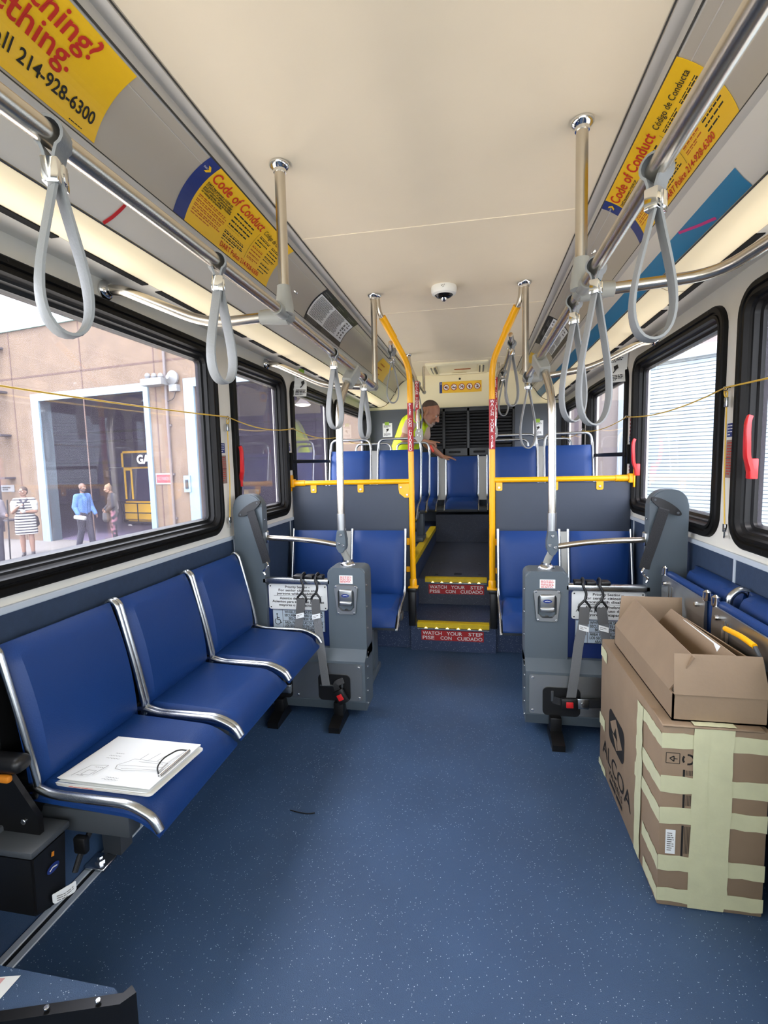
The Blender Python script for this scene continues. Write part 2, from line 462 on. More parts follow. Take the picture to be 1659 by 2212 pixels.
def run(sec, s, y0=YF, y1=YB, n=1):
    bm = NB()
    R = [[bm.verts.new((s * x, y, z)) for x, z in sec] for y in (y0, y1)]
    for j in range(len(sec) - 1): bm.faces.new((R[0][j], R[0][j + 1], R[1][j + 1], R[1][j]))
    return bm
for s, nm in ((-1, 'left'), (1, 'right')):
    d = struct('trim_%d' % (5 if s < 0 else 6), run(SEC['cove'], s), M['cove'], smooth=True)
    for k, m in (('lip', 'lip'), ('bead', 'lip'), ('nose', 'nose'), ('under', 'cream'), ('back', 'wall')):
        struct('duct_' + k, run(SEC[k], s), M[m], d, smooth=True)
    for kk, (xa, za, xb, zb, mm) in enumerate(((0.652, 2.4885, 0.656, 2.486, 'groove'), (0.6985, 2.452, 0.7005, 2.446, 'groove'), (0.8515, 2.2885, 0.8525, 2.285, 'groove'), (0.9515, 2.1575, 0.9545, 2.154, 'greydk'))):
        bm = NB(); q = [bm.verts.new((s * (x - 0.0016), y, z - 0.0012)) for x, z in ((xa, za), (xb, zb)) for y in (YF, YB)]; bm.faces.new((q[0], q[1], q[3], q[2]))
        struct('duct_panel_line', bm, M[mm], d)
    xa, za = ARC(0.14); bm = NB(); tube(bm, [(s * xa, YF, za), (s * xa, YB, za)], 0.0018, 8); struct('cove_ridge', bm, M['lip'], d, smooth=True)
    # joints between duct sections
    bm = NB()
    for y in ((2.42, 4.3) if s < 0 else (2.44, 4.3)):
        for a, b in zip(SEC['under'], SEC['under'][1:]):
            q = [bm.verts.new((s * x, yy, z - 0.0012)) for x, z in (a, b) for yy in (y, y + 0.004)]; bm.faces.new((q[0], q[1], q[3], q[2]))
    struct('duct_joint_line', bm, M['groove'], d)
    # air slots: dark openings between short bridges
    bm = NB()
    y = 0.2
    while y < 6.2:
        box(bm, s * 1.070, s * 1.098, y, y + 0.34, 2.110, 2.16); y += 0.42
    struct('air_slot', bm, M['slot'], d)
    bm = NB(); box(bm, s * 1.0725, s * 1.0955, YF, YB, 2.1135, 2.165); struct('slot_bridge', bm, M['wall'], d)
    bm = NB(); tube(bm, [(s * x, 6.40, z) for x, z in [(0.70, 2.47)] + SEC['cove'][2:] + SEC['nose'] + SEC['under'] + [(1.2, 2.112)]], 0.006, 6); struct('end_seal', bm, M['black'], d, True)
# blue decorative strip along the nose of the right-hand duct
bm = run([(0.9015, 2.2125), (0.925, 2.1825), (0.9485, 2.1595)], 1, 1.655, YB)
one('duct_stripe', bm, M['band'], 'blue vinyl stripe along the nose of the right air duct', 'stripe')

# side walls with window openings
WIN = {'l': [(0.50, 2.50), (2.655, 3.49), (3.585, 4.715), (4.755, 6.29)], 'r': [(0.50, 2.222), (2.33, 3.57), (3.69, 4.95), (5.09, 6.33)]}
WZ0, WZ1 = 1.035, 2.04
def side_wall(s, key, name):
    bm = NB(); i = 0.035
    x0, x1 = sorted((s * 1.2, s * 1.285))
    box(bm, x0, x1, YF, YB, 0.0, WZ0 + i); box(bm, x0, x1, YF, YB, WZ1 - i, 2.50)
    ys = [YF] + [e for a, b in WIN[key] for e in (a + i, b - i)] + [YB]
    # ahead of the first window a cab opening lets daylight in
    for a, b in zip(ys[0::2], ys[1::2]):
        if a == YF: box(bm, x0, x1, -0.2, b, WZ0 + i, WZ1 - i); box(bm, x0, x1, YF, -1.9, WZ0 + i, WZ1 - i)
        else: box(bm, x0, x1, a, b, WZ0 + i, WZ1 - i)
    return struct(name, bm, M['wall'])
side_wall(-1, 'l', 'wall_left'); side_wall(1, 'r', 'wall_right')
for s, nm in ((-1, 'left'), (1, 'right')):
    bm = NB(); x0, x1 = sorted((s * 1.192, s * 1.2)); box(bm, x0, x1, YF, 3.60, 0.0, 0.985); struct('baseboard_' + nm, bm, M['wain'])
    bm = NB(); x0, x1 = sorted((s * 1.186, s * 1.2)); rbox(bm, x0, x1, YF, 3.60, 0.985, 1.008, 0.004, 2)
    t = struct('trim_%d' % (7 if s < 0 else 8), bm, M['strip'])
    bm = NB(); x0, x1 = sorted((s * 1.188, s * 1.194))
    for y in (2.60, 3.47, 1.0) if s < 0 else (2.17, 3.47, 1.0): box(bm, x0, x1, y - 0.007, y + 0.007, 0.05, 0.987)
    struct('joint_strip', bm, M['strip'], t)

bm = NB(); rbox(bm, -1.198, -1.186, YF, 2.50, 0.0, 0.34, 0.004, 1); struct('trim_9', bm, M['floor'])
# front end: screen surround closed by a pane darkened to cut daylight, roof and low panel
bm = NB(); box(bm, -1.28, 1.28, YF - 0.06, YF, 0.0, 0.75); box(bm, -1.28, 1.28, YF - 0.06, YF, 2.3, 2.55)
box(bm, -1.28, -1.16, YF - 0.06, YF, 0.75, 2.3); box(bm, 1.16, 1.28, YF - 0.06, YF, 0.75, 2.3)
wf = struct('wall_front', bm, M['grey'])
bm = NB(); bm.faces.new([bm.verts.new(q) for q in ((-1.16, YF, 0.75), (1.16, YF, 0.75), (1.16, YF, 2.3), (-1.16, YF, 2.3))]); obj('windscreen', bm, M['screen'], wf, False)
bm = NB(); box(bm, -1.29, 1.29, YF, YB + 0.06, 2.53, 2.60); struct('roof', bm, M['white'])

# rear wall: cream header above, grey panel below
bm = NB(); box(bm, -1.27, 1.27, YB, YB + 0.06, 2.075, 2.53); struct('wall_rear', bm, M['rearc'])
bm = NB(); box(bm, -1.27, 1.27, YB - 0.012, YB + 0.06, 0.6, 2.075); struct('wall_rear_lower', bm, M['rearw'])

# ---------------------------------------------------------------- windows
def loop_rect(s, y0, y1, z0, z1, inset, off, r):
    return [(s * (1.2 - off), a, b) for a, b in rrect(y0 + inset, y1 - inset, z0 + inset, z1 - inset, max(0.012, r - inset), 7)]
def window(n, s, y0, y1):
    R = 0.115
    bm = NB()
    ring_loft(bm, [loop_rect(s, y0, y1, WZ0, WZ1, i, o, R) for i, o in ((0, 0.0), (0.002, 0.016), (0.008, 0.021), (0.026, 0.021), (0.031, 0.013), (0.036, 0.013), (0.039, 0.019), (0.052, 0.019), (0.056, 0.004), (0.06, -0.02))])
    w = struct('window_%d' % n, bm, M['frame'], smooth=True)
    bm = NB()
    ring_loft(bm, [loop_rect(s, y0, y1, WZ0, WZ1, i, o, R) for i, o in ((0.056, 0.002), (0.062, -0.006), (0.070, -0.008), (0.074, -0.026), (0.088, -0.030), (0.090, -0.044), (0.096, -0.055))])
    obj('sash', bm, M['frame2'], w)
    bm = NB(); poly = rrect(y0 + 0.086, y1 - 0.086, WZ0 + 0.086, WZ1 - 0.086, 0.03, 6)
    f = bm.faces.new([bm.verts.new((s * 1.2425, a, b)) for a, b in poly])
    obj('pane', bm, M['glassL'], w, smooth=False)
    bm = NB()
    for k in range(int((y1 - y0) / 0.22)):
        disc(bm, (s * 1.179, y0 + 0.14 + 0.22 * k, WZ1 - 0.017), 0.004, 0.002, (-s, 0, 0), 8); disc(bm, (s * 1.179, y0 + 0.14 + 0.22 * k, WZ0 + 0.017), 0.004, 0.002, (-s, 0, 0), 8)
    obj('screw', bm, M['frame2'], w)
    return w
wins = {}
n = 1
for key, s in (('l', -1), ('r', 1)):
    for a, b in WIN[key]:
        wins[key, n if s < 0 else n - 4] = window(n, s, a, b); n += 1
def release_handle(w, s, y, z, k=1.0):
    """Red emergency release lever: a base foot and a long upright grip standing off the sash."""
    bm = NB(); x = s * 1.196
    X = lambda d: x - s * d
    pts = [(X(0.004), y + 0.026, z - 0.012), (X(0.014), y + 0.020, z + 0.02), (X(0.030), y + 0.004, z + 0.055 * k), (X(0.036), y - 0.004, z + 0.13 * k), (X(0.036), y - 0.004, z + 0.19 * k), (X(0.026), y + 0.004, z + 0.215 * k)]
    sweep(bm, fillet(pts, 0.02), lambda t: [(a * 0.009, b * (0.020 - 0.011 * t)) for a, b in ((1, -.7), (1, .7), (.7, 1), (-.7, 1), (-1, .7), (-1, -.7), (-.7, -1), (.7, -1))], up=(s, 0, 0))
    x0, x1 = sorted((X(-0.012), X(0.016))); rbox(bm, x0, x1, y + 0.004, y + 0.038, z - 0.035, z + 0.045 * k, 0.004, 2)
    obj('release_handle', bm, M['red'], w, label='red release handle')
release_handle(wins['l', 2], -1, 2.69, 1.315, 0.92)
release_handle(wins['r', 2], 1, 3.43, 1.315, 0.92)
release_handle(wins['r', 1], 1, 2.065, 1.345, 0.92)
# guard bars across the windows behind the partitions
for s, key, y0, y1, z in ((-1, 'l', 3.545, 4.62, 1.425), (1, 'r', 3.62, 4.85, 1.42)):
    bm = NB(); x0, x1 = sorted((s * 1.178, s * 1.162)); rbox(bm, x0, x1, y0, y1, z - 0.014, z + 0.014, 0.004, 2)
    x0, x1 = sorted((s * 1.2, s * 1.172)); rbox(bm, x0, x1, y0 - 0.03, y0 + 0.012, z - 0.065, z + 0.065, 0.004, 2); rbox(bm, x0, x1, y1 - 0.012, y1 + 0.03, z - 0.05, z + 0.05, 0.004, 2)
    obj('guard_bar', bm, M['frame'], wins[key, 3])
# ================================================================ outside
GZ = -0.62
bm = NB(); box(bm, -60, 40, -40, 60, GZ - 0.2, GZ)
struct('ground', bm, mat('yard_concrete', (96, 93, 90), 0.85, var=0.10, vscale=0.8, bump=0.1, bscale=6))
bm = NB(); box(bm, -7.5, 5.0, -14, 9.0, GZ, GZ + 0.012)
struct('ground_bounce', bm, mat('bounce_concrete', (206, 200, 188), 0.85, var=0.04, vscale=0.8))  # unseen bright ground added to bounce daylight up to the ceiling
# ---- tan depot building beyond the left-hand windows; its face runs along DL
B0 = V((-12.0, 12.03, 0)); DL = V((0.984, -0.179, 0)); NL = V((-0.179, -0.984, 0))
def bl(u, v, d=0.0): return B0 + DL * u + V((0, 0, v)) - NL * d      # u along the face, v height, d back into the building
def lpix(px, py, d=0.0):
    p = at_plane(px, py, B0 - NL * d, NL) - B0
    return p.dot(DL), p.z
def lbox(bm, u0, u1, z0, z1, d0, d1):
    t = NB(); box(t, u0, u1, d0, d1, z0, z1)
    for v in t.verts: v.co = bl(v.co.x, v.co.z, v.co.y)
    return merge(bm, t)
stucco = mat('tan_stucco', (98, 82, 66), 0.9, var=0.14, vscale=2.0, bump=0.25, bscale=30)
dframe = mat('dock_frame_white', (108, 130, 143), 0.6)
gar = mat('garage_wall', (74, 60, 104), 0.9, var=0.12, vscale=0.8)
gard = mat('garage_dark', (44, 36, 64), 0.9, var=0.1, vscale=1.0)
D1 = (lpix(86, 870)[0], lpix(313, 870)[0]); D2u = (lpix(424, 900)[0], lpix(716, 930)[0])
DH = 3.30
bld = thing('depot_building', 'tan stucco depot with two tall open doorways outside the left windows', 'building', bl(0, GZ))
bm = NB(); UL, UR, TOP = -14.0, 12.0, lpix(120, 700)[1]
for a, b in ((UL, D1[0]), (D1[1], D2u[0]), (D2u[1], UR)): lbox(bm, a, b, GZ, TOP, 0, 0.3)
for a, b in (D1, D2u): lbox(bm, a, b, DH, TOP, 0, 0.3)
obj('wall', bm, stucco, bld, False)
bm = NB(); lbox(bm, UL, UR, TOP, TOP + 0.16, -0.06, 0.4); obj('coping', bm, mat('coping_green', (110, 142, 134), 0.5), bld, False)
bm = NB()
zl = lpix(180, 800)[1]
lbox(bm, UL, UR, zl - 0.025, zl + 0.025, -0.004, 0.01)
for px in (20, 172, 330): u = lpix(px, 760)[0]; lbox(bm, u - 0.02, u + 0.02, GZ, TOP, -0.004, 0.01)
obj('joint_line', bm, mat('stucco_joint', (76, 58, 50), 0.9), bld, False)
for a, b in (D1, D2u):
    bm = NB(); lbox(bm, a - 0.30, a, GZ, DH + 0.2, -0.05, 0.30); lbox(bm, b, b + 0.16, GZ, DH + 0.2, -0.05, 0.30); lbox(bm, a, b, DH, DH + 0.2, -0.05, 0.30)
    obj('door_frame', bm, dframe, bld, False)
# inside the garage: floor, back wall, roof, a column and pipes
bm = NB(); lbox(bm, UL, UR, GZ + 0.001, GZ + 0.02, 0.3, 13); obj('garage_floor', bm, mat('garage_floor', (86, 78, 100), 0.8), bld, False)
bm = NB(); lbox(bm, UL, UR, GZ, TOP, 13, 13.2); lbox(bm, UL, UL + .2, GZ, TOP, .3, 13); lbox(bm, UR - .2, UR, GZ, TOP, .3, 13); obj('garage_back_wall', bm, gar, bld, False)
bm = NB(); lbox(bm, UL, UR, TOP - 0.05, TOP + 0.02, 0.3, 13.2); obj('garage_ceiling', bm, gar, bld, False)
bm = NB()
for u in (D1[0] + 2.1, D1[0] + 2.5, D2u[0] + 3.5): lbox(bm, u, u + 0.22, GZ, TOP, 5.0, 5.25)
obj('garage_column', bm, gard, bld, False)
bm = NB()
for z, d in ((2.4, 4.6), (1.6, 6.0), (3.1, 8.0), (0.5, 9.0)): lbox(bm, UL, UR, z, z + 0.1, d, d + 0.1)
for u in (D1[0] + 1.0, D2u[0] + 1.5, D2u[0] + 5.0): lbox(bm, u, u + 0.08, 0.6, TOP, 6.2, 6.28)
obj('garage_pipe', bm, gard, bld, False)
bm = NB(); lbox(bm, D1[0] + 0.4, D1[0] + 2.0, 0.2, 0.42, 6.5, 7.2); lbox(bm, D1[0] + 0.45, D1[0] + 1.95, GZ, 0.2, 6.6, 7.1); obj('workbench', bm, mat('bench_tan', (190, 164, 110), 0.7), bld, False)
# violet fill lamps added to brighten the bays, then the second bay's lamp
gl = bpy.data.lights.new('garage_fill', 'AREA'); gl.shape = 'RECTANGLE'; gl.size = 9; gl.size_y = 3; gl.energy = 90; gl.color = (0.86, 0.78, 1.0)
go = bpy.data.objects.new('garage_fill', gl); COL.objects.link(go); go.location = bl(1.5, TOP - 0.3, 6.5); go['kind'] = 'helper'
gl2 = gl.copy(); go2 = bpy.data.objects.new('garage_fill', gl2); COL.objects.link(go2); go2.location = bl(9.0, TOP - 0.3, 6.5); go2['kind'] = 'helper'
lt = thing('ceiling_lamp', 'lit round lamp hanging high inside the second garage bay', 'lamp', bl(9.2, 3.0, 5.0))
p = at_plane(654, 874, B0 - NL * 5.0, NL)
bm = NB(); lathe(bm, [(0.02, 0.25), (0.16, 0.1), (0.27, 0.0)], p, n=20); obj('lamp_shade', bm, M['white'], lt)
bm = NB(); lathe(bm, [(0.25, -0.01), (0.2, -0.04)], p, n=20); obj('lens', bm, mat('lamp_glow', (255, 252, 240), emit=5.0), lt)
bm = NB(); tube(bm, [p + V((0, 0, 0.2)), V((p.x, p.y, TOP))], 0.012, 6); obj('stem', bm, gard, lt)
# conduit down the wall with a flood light bank and an alarm horn
u, _ = lpix(366, 900); zt = lpix(366, 760)[1]
bm = NB(); tube(bm, [bl(u, TOP - 0.02, -0.06), bl(u, zt, -0.06), bl(u, -0.1, -0.06)], 0.035, 8)
for z in (2.4, 1.2, 0.1): lbox(bm, u - 0.07, u + 0.07, z, z + 0.05, -0.05, 0)
one('conduit_pipe', bm, mat('conduit_grey', (88, 82, 82), 0.6), 'grey conduit running down the tan wall between the two doorways', 'pipe')
fl = thing('flood_light', 'bank of three small flood lamps on the tan wall beside the conduit', 'light', bl(u, 3.4))
ua, za = lpix(324, 829); ub, zb = lpix(368, 826)
bm = NB(); lbox(bm, ua, ub, za - 0.09, za + 0.07, -0.3, 0); obj('body', bm, M['fixture'], fl, False)
for px in (333, 347, 361):
    uu, zz = lpix(px, 820); bm = NB(); lathe(bm, [(0.05, 0), (0.07, 0.05), (0.05, 0.11), (0.01, 0.13)], bl(uu, zz, -0.2), n=12); obj('lamp_head', bm, M['fixture'], fl)
uu, zz = lpix(378, 817)
hn = thing('alarm_horn', 'round grey alarm horn mounted on the tan wall by the flood lamps', 'horn', bl(uu, zz))
bm = NB(); lathe(bm, [(0.16, 0.0), (0.17, 0.06), (0.06, 0.16), (0.05, 0.2)], bl(uu, zz, -0.05), NL, 18); obj('horn_bell', bm, M['fixture'], hn)
bm = NB(); lbox(bm, uu - 0.1, uu + 0.14, zz - 0.32, zz - 0.16, -0.12, 0); obj('horn_box', bm, M['fixture'], hn, False)
bm = NB(); tube(bm, [bl(uu + .05, zz - .3, -.06), bl(uu - 0.02, zz - 0.5, -.06), bl(u, zz - 0.55, -.06)], 0.012, 6, 0.1); obj('cable', bm, M['black'], hn)
uu, zz = lpix(356, 1034)
wl_f = lambda u0, z0: (lambda a, b, h: bl(u0 + a, z0 - b, -0.02 - h))
sg = thing('no_parking_sign', 'small white sign with a dark red panel on the tan wall right of the doorway', 'sign', bl(uu, zz))
sh = Sheet(wl_f(uu - 0.27, zz + 0.14), sg); sh.slab('plate', M['fixture'], 0, 0, 0.54, 0.28, -0.015, 0); sh.rect('panel', M['redsign'], 0.03, 0.04, 0.51, 0.24, 0.003); sh.text('lettering', M['fixture'], 'NO PARKING', 0.27, 0.18, 0.13, 'CENTER', 0.01, 0.42, h=0.006); sh.done()
uu, zz = lpix(409, 1045)
sw = thing('door_switch_box', 'small pale switch box on the wall beside the second doorway', 'switch box', bl(uu, zz))
bm = NB(); lbox(bm, uu - 0.1, uu + 0.1, zz - 0.2, zz + 0.2, -0.08, 0); obj('body', bm, dframe, sw, False)
bm = NB(); lbox(bm, uu - 0.04, uu + 0.04, zz - 0.12, zz + 0.1, -0.1, -0.08); obj('button_panel', bm, M['black'], sw, False)
# caged ladder on the wall at the far left of the view
ld = thing('roof_ladder', 'dark steel roof ladder bolted to the tan wall behind the woman', 'ladder', bl(lpix(10, 1000)[0], GZ))
lad = mat('ladder_steel', (52, 50, 56), 0.6)
uR = lpix(16, 1000)[0]; uL = uR - 0.55
zb2 = -0.35
for uu in (uL, uR):
    bm = NB(); lbox(bm, uu - 0.035, uu + 0.035, zb2, TOP + 1.1, -0.34, -0.26); obj('rail', bm, lad, ld, False)
z = zb2 + 0.15
while z < TOP + 1.0:
    bm = NB(); tube(bm, [bl(uL, z, -0.30), bl(uR, z, -0.30)], 0.02, 6); obj('rung', bm, lad, ld); z += 0.305
z = zb2 + 0.3
while z < TOP:
    bm = NB(); lbox(bm, uR - 0.02, uR + 0.30, z, z + 0.05, -0.30, 0.0); obj('bracket', bm, lad, ld, False); z += 1.22
uu, zz = lpix(20, 1055)
sg = thing('wall_plate_sign', 'small white sign on the tan wall behind the roof ladder', 'sign', bl(uu, zz))
sh = Sheet(wl_f(uu - 0.35, zz + 0.1), sg); sh.slab('plate', M['fixture'], 0, 0, 0.6, 0.2, -0.015, 0); sh.lines('lettering', M['ink'], 0.08, 0.06, 0.42, 2, 0.06, 0.035, random.Random(1), h=0.004); sh.done()

# ---- yellow transit bus parked nose-out in the first bay
YBx = lambda px, py: lpix(px, py, 3.2)
u0, z1 = YBx(257, 975); _, zb_ = YBx(275, 1130); u1 = u0 + 2.2
ybm = mat('bus_yellow', (236, 184, 30), 0.35, coat=0.3); ybd = mat('bus_glass_dark', (48, 44, 60), 0.12)
yb = thing('city_bus', 'yellow front of a city bus parked inside the open doorway', 'bus', bl((u0 + u1) / 2, GZ, 3.2))
def bbox(bm, a, b, z0, z1_, d0, d1): return lbox(bm, a, b, z0, z1_, d0, d1)
zc = YBx(280, 1010)[1]; zy = YBx(270, 1082)[1]
bm = NB(); bbox(bm, u0, u1, zc - 0.05, z1, 3.2, 4.6); bbox(bm, u0, u1, zb_, zy, 3.2, 4.6); bbox(bm, u0 + 0.03, u1 - 0.03, zy, zc, 3.4, 4.6)
bmesh.ops.bevel(bm, geom=[e for e in bm.edges], offset=0.07, segments=3, affect='EDGES', clamp_overlap=True)
obj('body', bm, ybm, yb)
bm = NB(); bbox(bm, u0 + 0.05, u1 - 0.05, zy, zc - 0.04, 3.22, 3.42); obj('windscreen', bm, ybd, yb, False)
bm = NB(); bbox(bm, u0 + 0.2, u1 - 0.2, zc + 0.02, z1 - 0.08, 3.17, 3.25); obj('destination_box', bm, mat('sign_black', (18, 17, 22), 0.3), yb, False)
bus_f = lambda a, b, h: bl(u0 + a, z1 - b, 3.165 - h)
sh = Sheet(bus_f, yb); gu, gz = YBx(298, 1000); sh.text('destination_lettering', mat('sign_led', (255, 255, 250), emit=1.5), 'GARAGE', gu - u0, z1 - gz + 0.02, 0.40, h=0.01, bold=0.03)
d0u, d0z = YBx(270, 1012); d1u, d1z = YBx(292, 1078)
for a, b, c, d in ((d0u, d0u + 0.06, d1z, d0z), (d1u - 0.06, d1u, d1z, d0z), (d0u, d1u, d0z - 0.07, d0z)): sh.slab('door_trim', ybm, a - u0, z1 - d, b - u0, z1 - c, 0.0, 0.03)
sh.done()
bm = NB(); bbox(bm, u0 + 0.05, u1 - 0.05, GZ + 0.25, zb_, 3.2, 4.6); obj('bumper', bm, mat('bus_bumper', (40, 38, 46), 0.6), yb, False)
bm = NB()
for z in (zy - 0.06, (zy + zb_) / 2, zb_ + 0.05): tube(bm, [bl(u0 + 0.15, z, 3.0), bl(u1 - 0.15, z, 3.0)], 0.02, 6)
for k in range(4): tube(bm, [bl(u0 + 0.2 + k * 0.68, zb_ + 0.03, 3.0), bl(u0 + 0.2 + k * 0.68, zy - 0.04, 3.0)], 0.02, 6)
for k in (0.2, 1.56): tube(bm, [bl(u0 + k, zb_ + .1, 3.0), bl(u0 + k, zb_ + .1, 3.22)], 0.02, 6)
obj('bicycle_rack', bm, M['black'], yb)
for a in (u0 + 0.12, u1 - 0.42):
    bm = NB(); disc(bm, bl(a + .15, zb_ - 0.14, 3.2), 0.11, 0.03, NL, 14); obj('headlight', bm, M['white'], yb)
    bm = NB(); bbox(bm, a, a + 0.3, GZ, GZ + 0.7, 3.5, 4.4); obj('wheel', bm, M['black'], yb, False)
for a, sg_ in ((u0, -1), (u1, 1)):
    bm = NB(); tube(bm, [bl(a, zc, 3.25), bl(a + sg_ * 0.30, zc + .02, 3.0), bl(a + sg_ * 0.34, zc - 0.1, 2.98)], 0.018, 6, 0.1); t = bl(a + sg_ * .34, zc - .35, 2.96); lathe(bm, [(0.04, 0), (0.11, 0.06), (0.11, 0.26), (0.04, 0.30)], t, n=10); obj('mirror', bm, M['black'], yb)

# ---- pale building close by on the right: a big ribbed roller shutter in a pinkish wall
DR = ray(-40, 1018); DR = V((DR.x, DR.y, 0)).normalized()
R0 = CAM + ray(1480, 950) * 5.6; R0 = V((R0.x, R0.y, 0)); NR = V((-DR.y, DR.x, 0))
if NR.dot(CAM - R0) < 0: NR = -NR
def br(u, v, d=0.0): return R0 + DR * u + V((0, 0, v)) - NR * d
def rpix(px, py): p = at_plane(px, py, R0, NR) - R0; return p.dot(DR), p.z
def rb(bm, u0, u1, z0, z1, d0, d1):
    t = NB(); box(t, u0, u1, d0, d1, z0, z1)
    for v in t.verts: v.co = br(v.co.x, v.co.z, v.co.y)
    return merge(bm, t)
ush = rpix(1338, 950)[0]; zsh = rpix(1480, 775)[1]
rbd = thing('workshop_building', 'pinkish workshop wall with a wide white roller shutter outside the right windows', 'building', br(0, GZ))
bm = NB(); rb(bm, ush, rpix(1190, 900)[0] + 0.6, GZ, 5.5, 0, 0.3); rb(bm, -9.0, ush, zsh + 0.12, 5.5, 0, 0.3)
obj('wall', bm, mat('pink_stucco', (122, 114, 111), 0.9, var=0.05, vscale=2.0), rbd, False)
bm = NB()
for px in (1245,): u = rpix(px, 940)[0]; rb(bm, u - 0.03, u + 0.03, GZ, 5.5, -0.004, 0.01)
obj('joint_line', bm, mat('pink_joint', (90, 80, 84), 0.9), rbd, False)
bm = NB(); rb(bm, ush - 0.20, ush, GZ, zsh + 0.12, -0.05, 0.1); rb(bm, -9.0, ush, zsh, zsh + 0.12, -0.05, 0.1); obj('shutter_frame', bm, mat('shutter_frame', (140, 150, 156), 0.6), rbd, False)
bm = NB(); z = GZ; k = 0; pts = []
while z < zsh + 0.02:
    pts += [(z, 0.03), (z + 0.003, 0.046), (z + 0.006, 0.046), (z + 0.009, 0.03)]; z += 0.042
L0 = [bm.verts.new(br(-9.0, z, d)) for z, d in pts]; L1 = [bm.verts.new(br(ush - 0.18, z, d)) for z, d in pts]
for i in range(len(pts) - 1): bm.faces.new((L0[i], L0[i + 1], L1[i + 1], L1[i]))
obj('shutter_slats', bm, mat('shutter_white', (150, 164, 172), 0.5), rbd, False)
# ================================================================ overhead rails, poles, straps
def flange(bm, c, axis, r=0.034): return lathe(bm, [(r, 0), (r, 0.006), (r * 0.86, 0.014), (r * 0.62, 0.02), (r * 0.6, 0.03)], c, axis, 20)
def split_clamp(bm, c, axis, r0, r1, L): return lathe(bm, [(r0, 0), (r0, 0.012), (r1, L * 0.75), (r1, L)], c, axis, 18)
RX, RZ = 0.533, 1.972
def rail_pt(s, y):
    """Centre of the front handrail at y: level at first, then closing in and dropping towards the second ceiling post."""
    q = max(0.0, (y - 1.85) / 1.43); return V((s * (RX - 0.046 * q), y, RZ - 0.068 * q))
for s, side in ((-1, 'left'), (1, 'right')):
    t = thing('overhead_handrail', 'long polished ceiling handrail with straps above the %s side of the front saloon' % side, 'handrail', (s * RX, 1.8, RZ))
    bm = NB(); tube(bm, [rail_pt(s, -0.6), rail_pt(s, 1.85), rail_pt(s, 3.29)], 0.0198, 20, 0.05); obj('rail', bm, M['steel'], t)
    for (px, py, pyy) in ((0.520, 1.816, 2.49), (0.478, 3.279, 2.49)):
        bm = NB(); tube(bm, [(s * px, pyy and py, 2.485), (s * (px + 0.003), py, rail_pt(s, py).z + 0.005)], 0.0195, 20); p = obj('pole', bm, M['steel'], t)
        bm = NB(); flange(bm, (s * px, py, 2.489), (0, 0, -1), 0.038); obj('ceiling_flange', bm, M['chrome'], p)
    # grey split clamps where pole, rail and wall arm meet
    bm = NB(); split_clamp(bm, (s * 0.524, 1.818, 2.065), (0, 0, -1), 0.025, 0.034, 0.10)
    tube(bm, [(s * RX, 1.755, RZ), (s * RX, 1.825, RZ)], 0.0245, 18); tube(bm, [(s * RX, 1.83, RZ), (s * RX, 1.885, RZ)], 0.0245, 18)
    split_clamp(bm, (s * (RX + 0.105), 1.86, RZ), (-s, 0, 0), 0.026, 0.034, 0.11)
    obj('pole_clamp', bm, M['clamp'], t)
    bm = NB(); tube(bm, [rail_pt(s, 3.235), rail_pt(s, 3.30)], 0.024, 16); split_clamp(bm, (s * 0.58, 3.275, RZ - 0.068), (-s, 0, 0), 0.024, 0.028, 0.1); obj('pole_clamp', bm, M['clamp'], t)
    if s < 0:
        arms = [[(-1.185, 1.72, 2.075), (-1.125, 1.72, 2.07), (-0.86, 1.855, RZ - 0.01), (-0.62, 1.86, RZ)], [(-1.185, 3.17, 2.07), (-1.12, 3.17, 2.065), (-0.83, 3.265, 1.925), (-0.55, 3.275, RZ - 0.068)]]
    else:
        arms = [[(1.185, 1.10, 2.06), (1.13, 1.12, 2.05), (0.93, 1.80, RZ), (0.63, 1.86, RZ)], [(1.185, 3.17, 2.06), (1.12, 3.17, 2.06), (0.86, 3.265, 1.945), (0.55, 3.275, RZ - 0.068)]]
    for a in arms:
        bm = NB(); tube(bm, a, 0.0195, 18, 0.10); q = obj('wall_arm', bm, M['steel'], t)
        bm = NB(); flange(bm, (s * 1.198, a[0][1], a[0][2]), (-s, 0, 0), 0.036); obj('wall_flange', bm, M['chrome'], q)

# rear rails that start at the yellow posts
for s, side in ((-1, 'left'), (1, 'right')):
    t = thing('rear_handrail', 'short ceiling handrail behind the %s yellow post with ceiling hangers' % side, 'handrail', (s * 0.42, 4.5, 2.2))
    bm = NB(); tube(bm, [(s * 0.40, 3.44, 2.215), (s * 0.42, 3.6, 2.2), (s * 0.42, 5.85, 2.2)], 0.016, 14, 0.05); obj('rail', bm, M['steel'], t)
    bm = NB(); tube(bm, [(s * 0.50, 5.14, 2.485), (s * 0.485, 5.1, 2.38), (s * 0.42, 5.0, 2.23)], 0.016, 12, 0.05); p = obj('pole', bm, M['steel'], t)
    bm = NB(); flange(bm, (s * 0.50, 5.14, 2.489), (0, 0, -1), 0.03); obj('ceiling_flange', bm, M['chrome'], p)
    bm = NB(); tube(bm, [(s * 0.42, 5.83, 2.485), (s * 0.42, 5.83, 2.2)], 0.014, 10); obj('pole', bm, M['steel'], t)
    bm = NB(); tube(bm, [(s * 0.42, 4.93, 2.2), (s * 0.42, 5.05, 2.2)], 0.024, 12); tube(bm, [(s * 0.42, 5.78, 2.2), (s * 0.42, 5.86, 2.2)], 0.022, 12); obj('pole_clamp', bm, M['clamp'], t)

